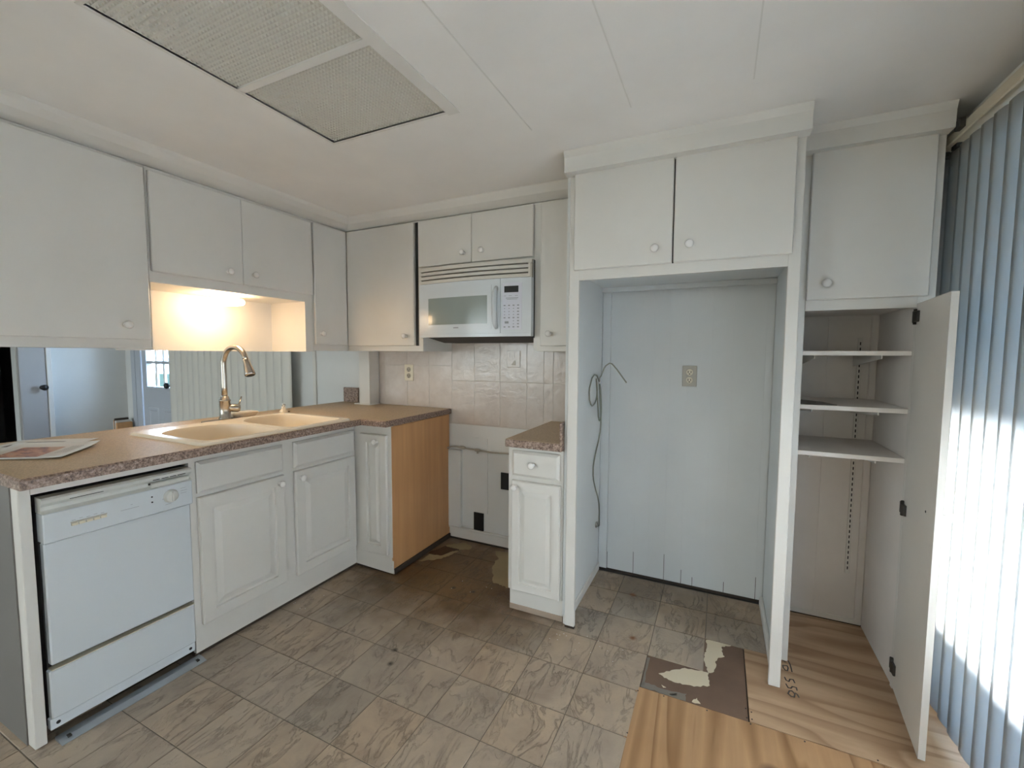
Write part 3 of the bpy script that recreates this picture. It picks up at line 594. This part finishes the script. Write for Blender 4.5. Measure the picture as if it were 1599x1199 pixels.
# faucet
FX, FY = -2.492, 1.512
fa = thing('faucet', (FX, FY, .914), 'brushed nickel gooseneck faucet with pull-down spray head behind the sink', 'faucet')
MB().prism(rrect(FX - .028, FX + .030, FY - .125, FY + .095, .027), .9145, .920).build('deck_plate', M['bronze'], fa, label='dark-edged deck plate')
MB().lathe([(.033, .0), (.033, .006), (.027, .012), (.026, .10), (.0285, .102), (.0285, .108), (.024, .112), (.020, .126), (.0145, .13)], (FX, FY, .920), (0, 0, 1), 24).build('body', M['nickel'], fa)
R_ = .100; zc = 1.222; pts = [(FX, FY, 1.04), (FX, FY, 1.10), (FX, FY, 1.16), (FX, FY, zc)]
for k in range(1, 19): a = PI - k / 18 * PI * .90; pts.append((FX + R_ + R_ * math.cos(a), FY, zc + R_ * math.sin(a)))
MB().tube(pts, .0145, 14).build('spout', M['nickel'], fa)
e = Vector(pts[-1]); dv = (e - Vector(pts[-2])).normalized()
MB().lathe([(.0150, -.004), (.0165, 0), (.0165, .012), (.018, .03), (.0245, .068), (.0265, .078), (.0255, .088), (.021, .090)], e, dv, 22).build('spray_head', M['nickel'], fa)
MB().lathe([(.020, 0), (.0205, .002), (0, .003)], e + dv * .0895, dv, 18).build('nozzle', M['dark'], fa, label='dark nozzle face')
hd = MB().lathe([(.021, .015), (.0215, .030), (.0225, .036), (.0225, .062), (.017, .072), (0, .075)], (FX, FY, .985), (.55, 1, -.12), 20).build('handle', M['nickel'], fa)
MB().tube([(FX + .025, FY + .055, .985), (FX + .014, FY + .075, 1.010), (FX + .004, FY + .092, 1.038)], [.005, .0045, .004], 10).build('lever', M['nickel'], hd)
sd = thing('soap_dish', (-2.535, 1.63, .914), 'small cream soap dish lying behind the faucet handle', 'soap dish')
MB().rings((-2.575, 1.555, .9145), (1, 0, 0), (0, 1, 0), (0, 0, 1), .085, .150, [(.012, 0), (0, .022), (.0, .028), (.005, .030), (.014, .019)]).build('dish', M['sink'], sd)
B(-2.555, -2.512, 1.575, 1.685, .931, .946, .006).build('soap_bar', M['trim'], sd)
sp = thing('soap_dispenser', (-2.49, 1.86, .914), 'small cream fixture with a clear top at the sink back corner', 'dispenser')
MB().lathe([(.027, 0), (.026, .006), (.015, .018), (.011, .032), (.012, .036)], (-2.50, 1.880, .9145), (0, 0, 1)).build('base', M['sink'], sp)
MB().lathe([(.006, 0), (.011, .006), (.012, .012), (.007, .018), (0, .020)], (-2.50, 1.880, .9503), (0, 0, 1)).build('finial', M['clear'], sp, label='clear faceted top')
B(-2.476, -2.470, 1.892, 1.902, .9145, .922).build('pin', M['bronze'], sp)
# brochures
def sheet(name, A, Bq, u, L, z, lab, cu=1.0):
    A = Vector(A); Bq = Vector(Bq); u = Vector(u).normalized() * L; N = 8; vs = []; fs = []
    for t in (0, .0012):
        for i in range(N + 1):
            for j in range(N + 1):
                p = A + (Bq - A) * (i / N) + u * (j / N); cur = cu * (.007 * max(0, (i / N - .6) / .4) ** 2 + .004 * max(0, .25 - j / N) / .25)
                vs.append((p.x, p.y, z + cur + t))
    n = N + 1; K = n * n
    for i in range(N):
        for j in range(N): q = i * n + j; fs.append((K + q, K + q + n, K + q + n + 1, K + q + 1)[::-1]); fs.append((q, q + n, q + n + 1, q + 1))
    for i in range(N):
        for a, b in ((i, i + 1), (N * n + i, N * n + i + 1), (i * n, i * n + n), (i * n + N, i * n + n + N)): fs.append((a, b, K + b, K + a))
    o = MB().add(vs, fs, True).build(name, M['paper'], None, origin=(A.x, A.y, z)); tag(o, lab, 'brochure')
    def at(s, t): p = A + (Bq - A) * s + u * t; return p, z + .0016 + cu * (.007 * max(0, (s - .6) / .4) ** 2 + .004 * max(0, .25 - t) / .25)
    def area(nm, m, s0, s1, t0, t1):
        vs = [];
        for i in range(5):
            for j in range(5): p, zz = at(s0 + (s1 - s0) * i / 4, t0 + (t1 - t0) * j / 4); vs.append((p.x, p.y, zz))
        fs = [(i * 5 + j, i * 5 + j + 1, i * 5 + j + 6, i * 5 + j + 5) for i in range(4) for j in range(4)]
        return MB().add(vs, fs).build(nm, M[m], o)
    return o, area
o, area = sheet('brochure', (-2.0785, .694), (-2.2765, .878), (-.83, -.55), .298, .9185, 'front printed brochure with an orange photo lying on the counter left end')
area('printed_photo', 'photo', .08, .74, .30, .78)
for k in range(5): area('text_line', 'grey', .30, .78, .10 + .03 * k, .108 + .03 * k)
o, area = sheet('brochure', (-2.305, .76), (-2.435, .935), (-.803, -.596), .274, .9150, 'rear printed brochure with a dark bar lying under the front one', .1)
area('printed_bar', 'ink', .30, .52, .42, .86); area('text_line', 'grey', .68, .75, .30, .80)

# ------------------------------------------------------------------ wall cabinets on the left
def slab_x(parent, ya, yb, za, zb): return B(XU + .002, XU + .020, ya, yb, za, zb, .003).build('door', M['cab'], parent)
def slab_y(parent, y, xa, xb_, za, zb): return B(xa, xb_, y - .020, y - .002, za, zb, .003).build('door', M['cab'], parent)
DEP = -2.585
c = thing('wall_cabinet', (-2.43, .79, 1.31), 'leftmost white wall cabinet with one large plain door above the brochures', 'cabinet', 'white wall cabinets')
B(DEP, XU, .50, 1.0765, 1.308, 2.096).build('carcass', M['cab'], c); d = slab_x(c, .51, 1.068, 1.345, 2.082); knob(d, (XU + .020, .978, 1.405), (1, 0, 0))
c = thing('wall_cabinet', (-2.43, 1.48, 1.30), 'white wall cabinet with two doors above the lit niche over the sink', 'cabinet', 'white wall cabinets')
B(DEP, XU, 1.0778, 1.929, 1.6005, 2.096).build('carcass', M['cab'], c)
B(DEP, XU, 1.8778, 1.929, 1.300, 1.6005).build('side_panel', M['cab'], c); B(DEP, XU, 1.0778, 1.0815, 1.300, 1.6005).build('side_panel', M['cab'], c)
B(DEP - .012, DEP, 1.0778, 1.929, 1.300, 1.6005).build('niche_back', M['cab'], c)
d = slab_x(c, 1.0835, 1.4895, 1.646, 2.0785); knob(d, (XU + .020, 1.414, 1.70), (1, 0, 0)); d = slab_x(c, 1.4915, 1.9235, 1.646, 2.0785); knob(d, (XU + .020, 1.5457, 1.702), (1, 0, 0))
c = thing('wall_cabinet', (-2.43, 2.07, 1.31), 'narrow tall white wall cabinet in the inside corner right of the lit niche', 'cabinet', 'white wall cabinets')
B(DEP, XU, 1.9305, YU - .001, 1.307, 2.096).build('carcass', M['cab'], c); d = slab_x(c, 1.936, 2.192, 1.345, 2.084); knob(d, (XU + .020, 1.977, 1.412), (1, 0, 0))
lp = thing('niche_light', (-2.40, 1.481, 1.6005), 'round lit disc lamp on the ceiling of the niche', 'lamp')
MB().lathe([(.048, 0), (.048, .018), (.040, .021)], (-2.40, 1.481, 1.600), (0, 0, -1), 28).build('base', M['trim'], lp)
MB().lathe([(.070, .020), (.082, .023), (.088, .032), (.088, .042), (.080, .051), (.055, .055), (0, .056)], (-2.40, 1.481, 1.600), (0, 0, -1), 36).build('diffuser', M['lamp'], lp, label='glowing round diffuser')
# back wall cabinets
c = thing('wall_cabinet', (-1.97, 2.38, 1.31), 'tall white wall cabinet with single door left of the microwave', 'cabinet', 'white wall cabinets')
B(-2.30, -1.6585, YU, 2.5365, 1.307, 2.096).build('carcass', M['cab'], c); B(-1.7105, -1.690, YU - .0015, YU + .001, 1.34, 2.088).build('door_gap', M['black'], c)
d = slab_y(c, YU, -2.2615, -1.7118, 1.3405, 2.0865); knob(d, (-1.7746, YU - .020, 1.399), (0, -1, 0))
c = thing('wall_cabinet', (-1.29, 2.38, 1.80), 'short white wall cabinet with two doors over the microwave', 'cabinet', 'white wall cabinets')
B(-1.657, -.9235, YU, 2.5365, 1.798, 2.096).build('carcass', M['cab'], c)
d = slab_y(c, YU, -1.677, -1.3025, 1.814, 2.0865); knob(d, (-1.3536, YU - .020, 1.870), (0, -1, 0)); d = slab_y(c, YU, -1.3005, -.9229, 1.814, 2.0865); knob(d, (-1.2314, YU - .020, 1.8727), (0, -1, 0))
c = thing('wall_cabinet', (-.78, 2.38, 1.31), 'narrow white wall cabinet between microwave and refrigerator alcove', 'cabinet', 'white wall cabinets')
B(-.9222, -.647, YU, 2.5365, 1.307, 2.096).build('carcass', M['cab'], c); d = slab_y(c, YU, -.877, -.650, 1.336, 2.0865); knob(d, (-.8228, YU - .020, 1.40), (0, -1, 0))
# microwave
mw = thing('microwave', (-1.28, 2.34, 1.37), 'white over-the-range microwave under the short wall cabinet', 'microwave')
def bow(x): return 2.160 - .028 * (1 - ((x + 1.28) / .365) ** 2)
def bowp(xa, xb_, z0, z1, off=0.0, depth=None, n=14):
    xs = [xa + (xb_ - xa) * i / n for i in range(n + 1)]
    back = [(x, 2.19) for x in xs[::-1]] if depth is None else [(x, bow(x) - off + depth) for x in xs[::-1]]
    return MB().prism([(x, bow(x) - off) for x in xs] + back, z0, z1)
B(-1.640, -.917, 2.19, 2.5365, 1.388, 1.796).build('case', M['appliance'], mw)
dr = bowp(-1.643, -1.0885, 1.405, 1.699).build('door', M['appliance'], mw)
bowp(-1.612, -1.14, 1.428, 1.668, .0015, .004).build('door_panel', M['appliance'], dr)
bowp(-1.567, -1.167, 1.459, 1.613, .003, .004).build('window', M['mwglass'], dr, label='grey-green window')
bowp(-1.385, -1.350, 1.4365, 1.4425, .0025, .004, 3).build('badge', M['grey'], dr)
MB().tube([(-1.112, bow(-1.112) + .004, 1.432), (-1.112, bow(-1.112) - .012, 1.455), (-1.112, bow(-1.112) - .020, 1.50), (-1.112, bow(-1.112) - .022, 1.54), (-1.112, bow(-1.112) - .020, 1.59), (-1.112, bow(-1.112) - .012, 1.632), (-1.112, bow(-1.112) + .004, 1.655)], [.010, .013, .015, .015, .015, .013, .010], 14).build('handle', M['appliance'], dr)
cpn = bowp(-1.0865, -.914, 1.405, 1.699).build('control_panel', M['appliance'], mw)
bowp(-1.643, -.914, 1.387, 1.4045, .002).build('bottom_trim', M['appliance'], mw)
bowp(-1.076, -.965, 1.424, 1.674, .0012, .004).build('keypad_panel', mat('keypad_lilac', (.66, .67, .74), .35), cpn)
bowp(-1.064, -.984, 1.622, 1.656, .002, .004).build('display', M['black'], cpn, label='black display')
ky = MB()
for r_ in range(8):
    for q in range(4):
        x = -1.062 + q * .0255; z = 1.553 - r_ * .0165
        if r_ in (5, 6) and q in (0, 1): continue
        w = .005 if q == 3 or r_ in (0, 4, 7) else .003
        ky.v, ky.f = ky.v, ky.f; t = bowp(x - w, x + w, z - w * .6, z + w * .6, .0022, .003, 2); ky.add(t.v, t.f)
for x, z, w, h in ((-1.05, 1.462, .011, .006), (-1.02, 1.592, .035, .0015), (-1.02, 1.585, .03, .001), (-1.06, 1.604, .006, .001), (-1.03, 1.604, .008, .001), (-.995, 1.604, .008, .001)): t = bowp(x - w, x + w, z - h, z + h, .002, .003, 3); ky.add(t.v, t.f)
ky.build('keypad_marks', M['grey'], cpn, kind='stuff')
vg = B(-1.640, -.917, 2.180, 2.19, 1.700, 1.796).build('vent_grille', mat('vent_slot_brown', (.14, .125, .105), .6), mw)
for k, (za, zb) in enumerate(((1.702, 1.720), (1.728, 1.744), (1.752, 1.768), (1.776, 1.796))): bowp(-1.640, -.935 if k < 3 else -.917, za, zb, -.008 if k < 3 else -.010).build('louver', M['vent'], vg)
B(-.9345, -.9175, 2.160, 2.19, 1.70, 1.7755, .003).build('vent_end_cap', M['vent'], vg)
MB().prism([(2.185, 1.387), (2.52, 1.387), (2.52, 1.362), (2.36, 1.360)], -1.60, -.93, 'x').build('underside', M['dark'], mw, label='dark underside with filters')
B(-.9165, -.9235, 2.2, 2.25, 1.38, 1.796).build('side_gap', M['black'], mw)

# ------------------------------------------------------------------ refrigerator alcove cabinet
YRF = 1.9113
rf = thing('refrigerator_surround', (-.19, 2.2, 0), 'tall white refrigerator surround with two upper doors and an empty pale blue alcove', 'cabinet')
B(-.6243, -.5785, YRF, YRF + .02, .012, 2.096, .002).build('stile', M['cab'], rf); B(.2134, .2537, YRF, YRF + .02, .001, 2.096, .002).build('stile', M['cab'], rf)
MB().prism([(-.6243, .001), (-.5785, .001), (-.581, .012), (-.6243, .012)], YRF + .002, YRF + .018, 'y').build('stile_foot', M['shadowwood'], rf)
B(-.5785, .2134, YRF, YRF + .02, 1.619, 2.096).build('header', M['cab'], rf)
B(-.643, -.624, YRF + .02, 2.540, .045, 2.096).build('side_panel', M['alcove'], rf); B(.241, .2537, YRF + .02, 2.540, .001, 2.096).build('side_panel', M['alcove'], rf)
B(-.640, -.616, YRF + .02, 2.538, .001, .048, .003).build('bottom_rail', M['trim'], rf); B(.225, .241, YRF + .02, 2.538, .001, .045, .003).build('bottom_rail', M['trim'], rf)
B(-.624, .241, YRF + .02, 2.540, 1.672, 1.69).build('alcove_top', M['alcove'], rf)
B(-.624, .241, 2.515, 2.540, 1.645, 1.672, .002).build('cleat', M['alcove'], rf)
d = slab_y(rf, YRF, -.5991, -.1900, 1.6619, 2.0795); knob(d, (-.2545, YRF - .020, 1.721), (0, -1, 0))
d = slab_y(rf, YRF, -.1845, .2244, 1.6619, 2.0795); knob(d, (-.1238, YRF - .020, 1.7256), (0, -1, 0))
B(-.1898, -.1847, YRF - .002, YRF + .001, 1.6619, 2.0795).build('door_gap', M['black'], rf)
MB().prism([(1.852, 2.071), (1.848, 2.13), (1.840, 2.144), (1.834, ZC - .001), (YRF, ZC - .001), (YRF, 2.071)], -.634, .2606, 'x').build('crown_board', M['cab'], rf)
B(-.634, .2606, 1.852, 2.2, 2.097, ZC - .001).build('top_filler', M['cab'], rf)
tb = MB().tube([(-.6185, y, z) for y, z in [(2.466, 1.136), (2.41, 1.175), (2.356, 1.181), (2.31, 1.165), (2.286, 1.141), (2.262, 1.115), (2.257, 1.092), (2.268, 1.05), (2.293, 1.025), (2.32, 1.013), (2.35, 1.015), (2.38, 1.022), (2.401, 1.036), (2.42, 1.06), (2.425, 1.088), (2.415, 1.13), (2.40, 1.158), (2.412, 1.12), (2.427, 1.07), (2.445, 1.0), (2.462, 0.939), (2.48, .912), (2.502, .906), (2.52, .93), (2.527, 0.978), (2.518, 1.03), (2.5, 1.083), (2.48, 1.12), (2.472, 1.131), (2.485, 1.09), (2.496, 1.028), (2.515, .96), (2.521, 0.903), (2.518, .87), (2.507, 0.839), (2.47, .79), (2.422, 0.743), (2.385, .70), (2.367, 0.664), (2.368, .62), (2.38, 0.587), (2.43, .52), (2.479, 0.466), (2.515, .41), (2.528, 0.353), (2.526, 0.275)]], .0038, 8)
wlc = thing('water_line', (-.6, 2.47, 1.13), 'coiled grey-green water line hanging on the left wall of the alcove', 'tube'); tb.build('tubing', M['line'], wlc)
MB().tube([(-.6185, 2.466, 1.136), (-.59, 2.36, 1.165), (-.567, 2.30, 1.18), (-.559, 2.3, 1.202), (-.552, 2.3, 1.22), (-.543, 2.3, 1.233), (-.524, 2.3, 1.246), (-.512, 2.3, 1.243), (-.501, 2.3, 1.232), (-.486, 2.3, 1.215), (-.471, 2.3, 1.195), (-.452, 2.3, 1.17), (-.434, 2.3, 1.146)], .0038, 8).build('free_end', M['line'], wlc)
MB().lathe([(.012, 0), (.012, .010), (.006, .012), (0, .0125)], (-.624, 2.466, 1.136), (1, 0, 0), 12).build('clip', M['knob'], wlc, label='small white clip')
MB().tube([(-.617, 2.4542 + .014 * math.cos(a), .3051 + .014 * math.sin(a)) for a in [k / 12 * 2 * PI for k in range(13)]], .004, 8).tube([(-.6185, 2.526, .275), (-.6185, 2.50, .278), (-.6185, 2.466, .295)], .0036, 8).build('end_ring', M['nickel'], wlc)
# outlets
def outlet(name, x0, x1, z0, z1, y, pm, fm, label, group=None):
    t = thing(name, ((x0 + x1) / 2, y, (z0 + z1) / 2), label, 'outlet', group); B(x0, x1, y - .006, y - .0002, z0, z1, .002).build('plate', M[pm], t)
    cx = (x0 + x1) / 2; h = z1 - z0
    for s_ in (-1, 1):
        cz = (z0 + z1) / 2 + s_ * h * .19; r = MB().lathe([(.0175, 0), (.0175, .003), (.016, .0035)], (cx, y - .0055, cz), (0, -1, 0), 18).build('receptacle', M[fm], t)
        B(cx - .0085, cx - .0055, y - .0096, y - .0088, cz - .004, cz + .007).box(cx + .0055, cx + .0085, y - .0096, y - .0088, cz - .004, cz + .006).box(cx - .003, cx + .003, y - .0096, y - .0088, cz - .012, cz - .007).build('slots', M['black'], r)
outlet('wall_outlet', -2.065, -1.986, 1.096, 1.213, 2.538, 'plate', 'pipe', 'ivory outlet on the tiled backsplash above the counter corner')
outlet('wall_outlet', -.183, -.110, 1.1215, 1.2335, YB - .0032, 'plategrey', 'plate', 'taupe outlet in the middle of the refrigerator alcove wall')
ts = thing('switch_plate', (-1.193, 2.538, 1.26), 'blush square wall plate with a dark wedge on the tiles under the microwave', 'wall plate')
B(-1.238, -1.146, 2.533, 2.5378, 1.206, 1.312, .002).build('plate', M['tile'], ts)
MB().prism([(-1.206, 1.222), (-1.176, 1.222), (-1.176, 1.252), (-1.186, 1.252)], 2.5315, 2.533, 'y').build('wedge', M['plategrey'], ts, label='dark wedge')
MB().box(-1.222, -1.160, 2.5318, 2.533, 1.262, 1.266).box(-1.222, -1.218, 2.5318, 2.533, 1.266, 1.30).box(-1.19, -1.186, 2.5318, 2.533, 1.266, 1.30).build('raised_line', M['tile'], ts)
# stove gap: pipe and black patches
gp = thing('supply_pipe', (-1.45, 2.52, .65), 'thin tan supply pipe with fittings across the white wall of the stove gap', 'pipe')
MB().tube([(-1.681, 2.510, .642), (-1.65, 2.512, .655), (-1.61, 2.514, .658), (-1.57, 2.518, .654), (-1.52, 2.522, .650), (-1.45, 2.526, .646), (-1.35, 2.528, .640), (-1.22, 2.528, .645), (-1.05, 2.528, .655)], .0055, 10).build('tubing', M['pipe'], gp)
for x, z, r in ((-1.566, .6535, .011), (-1.449, .646, .010)): MB().lathe([(r * .6, -.022), (r, -.014), (r, .010), (r * .7, .022)], (x, 2.522, z), (1, 0, -.05), 12).build('fitting', M['pipe'], gp)
MB().tube([(-1.449, 2.524, .644), (-1.449, 2.522, .625)], .007, 8).build('stub', M['pipe'], gp)
tag(B(-1.488, -1.412, 2.5365, 2.5445, .0895, .213, .001).build('black_patch', M['black'], origin=(-1.45, 2.54, .09)), 'black rectangular patch low on the stove gap wall above the ledge', 'patch', 'black patches in the stove gap')
tag(B(-1.282, -1.19, 2.5365, 2.5445, .400, .512, .001).build('black_patch', M['black'], origin=(-1.24, 2.54, .4)), 'black rectangular patch on the stove gap wall beside the drawer cabinet', 'patch', 'black patches in the stove gap')
# small base cabinet and its counter
sc = thing('drawer_base_cabinet', (-.79, 2.2, 0), 'narrow white base cabinet with one drawer and one door beside the alcove', 'cabinet')
Y2 = 1.93
B(-.930, -.6455, Y2, Y2 + .02, .112, .838).build('face_frame', M['cab'], sc); B(-.930, -.915, Y2 + .02, 2.533, .09, .838).build('side_panel', M['cab'], sc); B(-.660, -.6455, Y2 + .02, 2.533, .09, .838).build('side_panel', M['cab'], sc)
B(-.928, -.646, Y2 + .015, Y2 + .03, .028, .112).build('toe_board', M['cab'], sc); B(-.928, -.646, Y2 + .012, Y2 + .03, .001, .028).build('toe_strip', M['dirty'], sc, label='bare wood strip at the floor')
d = panel_y('drawer', sc, Y2, -.906, -.660, .697, .822, DRAW); knob(d, (-.795, Y2 - .0205, .762), (0, -1, 0))
d = panel_y('door', sc, Y2, -.906, -.655, .118, .674, NARROW); knob(d, (-.885, Y2 - .0205, .645), (0, -1, 0))
s2 = thing('countertop', (-.79, 2.2, .84), 'short brown speckled countertop on the narrow drawer cabinet', 'countertop')
B(-.936, -.6455, 1.896, 2.5355, .840, .878, .004).build('edge_band', M['lamedge'], s2, label='speckled edge'); B(-.933, -.6455, 1.899, 2.5355, .8775, .8788).build('top_surface', M['lam'], s2)
B(-.6595, -.6455, 1.905, 2.535, .8788, .975, .002).build('backsplash', M['lamedge'], s2, label='speckled upstand')

# ------------------------------------------------------------------ pantry
YP = 2.0997
pn = thing('pantry_cabinet', (.48, 2.3, 0), 'tall white pantry cabinet with shelves, closed upper door and open lower door', 'cabinet')
B(.2545, .3003, YP, YP + .02, .001, 2.096, .001).build('stile', M['cab'], pn); B(.645, .6954, YP, YP + .02, .001, 2.096, .001).build('stile', M['cab'], pn)
B(.3003, .645, YP, YP + .02, 1.4695, 2.096).build('rail', M['cab'], pn)
B(.2545, .292, YP + .02, 2.545, .001, 2.096).build('side_panel', M['pantry'], pn); B(.6505, .6954, YP + .02, 2.545, .001, 2.096).build('side_panel', M['pantry'], pn)
for a, b in ((.292, .46), (.4605, .6225)): MB().rings((a, 2.5445, .018), (1, 0, 0), (0, 0, 1), (0, -1, 0), b - a, 1.47, [(0, 0), (0, .0067), (.001, .0072)]).build('back_panel', M['pantry'], pn)
B(.6225, .6505, 2.528, 2.5445, .018, 1.488, .003).build('back_panel', M['pantry'], pn, label='corner strip')
B(.292, .6505, 2.531, 2.538, .004, .03, .003).build('base_strip', M['trim'], pn); B(.292, .6505, 2.533, 2.5445, .0005, .006).build('dark_gap', M['shadowwood'], pn)
B(.292, .6505, YP + .02, 2.545, 1.478, 1.495).build('ceiling_board', M['pantry'], pn)
d = slab_y(pn, YP, .2995, .6703, 1.5088, 2.0795); knob(d, (.360, YP - .020, 1.5703), (0, -1, 0))
MB().prism([(2.045, 2.071), (2.042, 2.13), (2.036, 2.144), (2.030, ZC - .001), (YP, ZC - .001), (YP, 2.071)], .2615, .6985, 'x').build('crown_board', M['cab'], pn)
B(.2615, .6985, 2.046, 2.545, 2.097, ZC - .001).build('top_filler', M['cab'], pn)
for z in (1.2925, 1.0735, .884):
    s_ = B(.293, .6495, 2.122, 2.530, z, z + .018, .001).build('shelf', M['pantry'], pn)
    for x in (.345, .560): MB().prism([(2.135, z - .012), (2.135, z), (2.53, z), (2.53, z - .05)], x, x + .004, 'x').build('bracket', M['trim'], s_)
for x in (.585,):
    st = B(x - .009, x + .009, 2.531, 2.538, .25, 1.375, .001).build('shelf_standard', M['trim'], pn)
    sl = MB(); z = .27
    while z < 1.36: sl.box(x - .0022, x + .0022, 2.5303, 2.5308, z, z + .014); z += .0255
    sl.build('slots', M['dark'], st, kind='stuff')
hx, hy, fx, fy = .6435, 2.094, .6085, 1.733
dv = Vector((fx - hx, fy - hy)).normalized(); nv = Vector((-dv.y, dv.x)) * .018   # towards +X
od = MB().prism([(hx, hy), (fx, fy), (fx + nv.x, fy + nv.y), (hx + nv.x, hy + nv.y)], .018, 1.4825).build('open_door', M['cab'], pn)
MB().lathe([(.011, 0), (.006, .005), (.006, .014), (.0155, .019), (.0165, .024), (.01, .031), (0, .033)], (fx + nv.x - dv.x * .035, fy + nv.y - dv.y * .035, .80), (nv.x, nv.y, 0), 16).build('knob', M['knob'], od, label='small round white knob')
for z in (1.435, .72, .10):
    h = MB().box(.6365, .6445, YP - .012, YP + .012, z - .022, z + .022, .002); h.tube([(.640, YP - .008, z - .028), (.640, YP - .008, z + .028)], .006, 10)
    p = Vector((hx, hy)) + dv * .028; h.box(p.x - .009, p.x + .001, p.y - .016, p.y + .016, z - .020, z + .020, .002); h.build('hinge', M['hinge'], od, label='dark metal hinge')
MB().lathe([(.004, 0), (.004, .0012)], (hx + dv.x * .27 - nv.x * .02, hy + dv.y * .27 - nv.y * .02, .79), (-nv.x, -nv.y, 0), 10).build('screw_hole', M['dark'], od)
rg = MB().prism([(.294, 2.15), (.36, 2.128), (.43, 2.135), (.40, 2.25), (.33, 2.33), (.294, 2.33)], 1.0917, 1.0950).prism([(.294, 2.14), (.34, 2.132), (.37, 2.2), (.294, 2.28)], 1.0950, 1.0985)
tag(rg.build('dark_scrap', M['ink'], origin=(.34, 2.2, 1.0917)), 'dark flat scrap lying on the left of the middle pantry shelf', 'scrap')

# ------------------------------------------------------------------ ceiling light
cl = thing('ceiling_light', (-1.19, .98, ZC), 'recessed ceiling light with two unlit prismatic panels', 'light')
B(LX0 - .012, LX0, LY0 - .012, LY1 + .012, ZC - .002, ZC + .03).box(LX1, LX1 + .05, LY0 - .05, LY1 + .022, ZC - .003, ZC + .03).box(LX0, LX1, LY0 - .05, LY0, ZC - .002, ZC + .03).box(LX0, LX1, LY1, LY1 + .012, ZC - .002, ZC + .03).build('frame', M['trim'], cl)
B(LX0, LX1, .9684, .9938, ZC - .001, ZC + .03).build('divider', M['trim'], cl)
B(LX0 - .02, LX1 + .02, LY0 - .02, LY1 + .02, ZC + .06, ZC + .075).build('housing', M['trim'], cl)
for ya, yb in ((LY0, .9684), (.9938, LY1)):
    nx, ny = 40, 28; dx = (LX1 - LX0) / nx; dy = (yb - ya) / ny; vs = []; fs = []; z = ZC + .009
    for i in range(nx + 1):
        for j in range(ny + 1): vs.append((LX0 + dx * i, ya + dy * j, z - .004))
    for i in range(nx):
        for j in range(ny):
            k = len(vs); vs.append((LX0 + dx * (i + .5), ya + dy * (j + .5), z + .0045)); a = i * (ny + 1) + j; q = (a, a + 1, a + ny + 2, a + ny + 1)
            fs += [(q[t], q[(t + 1) % 4], k) for t in range(4)]
    MB().add(vs, fs).build('diffuser_panel', M['lens'], cl, label='beige prismatic lens panel')

# ------------------------------------------------------------------ vertical blind on the right
vb = thing('vertical_blind', (.745, 0, 0), 'sunlit white vertical blind over the sliding door at the right edge', 'blind')
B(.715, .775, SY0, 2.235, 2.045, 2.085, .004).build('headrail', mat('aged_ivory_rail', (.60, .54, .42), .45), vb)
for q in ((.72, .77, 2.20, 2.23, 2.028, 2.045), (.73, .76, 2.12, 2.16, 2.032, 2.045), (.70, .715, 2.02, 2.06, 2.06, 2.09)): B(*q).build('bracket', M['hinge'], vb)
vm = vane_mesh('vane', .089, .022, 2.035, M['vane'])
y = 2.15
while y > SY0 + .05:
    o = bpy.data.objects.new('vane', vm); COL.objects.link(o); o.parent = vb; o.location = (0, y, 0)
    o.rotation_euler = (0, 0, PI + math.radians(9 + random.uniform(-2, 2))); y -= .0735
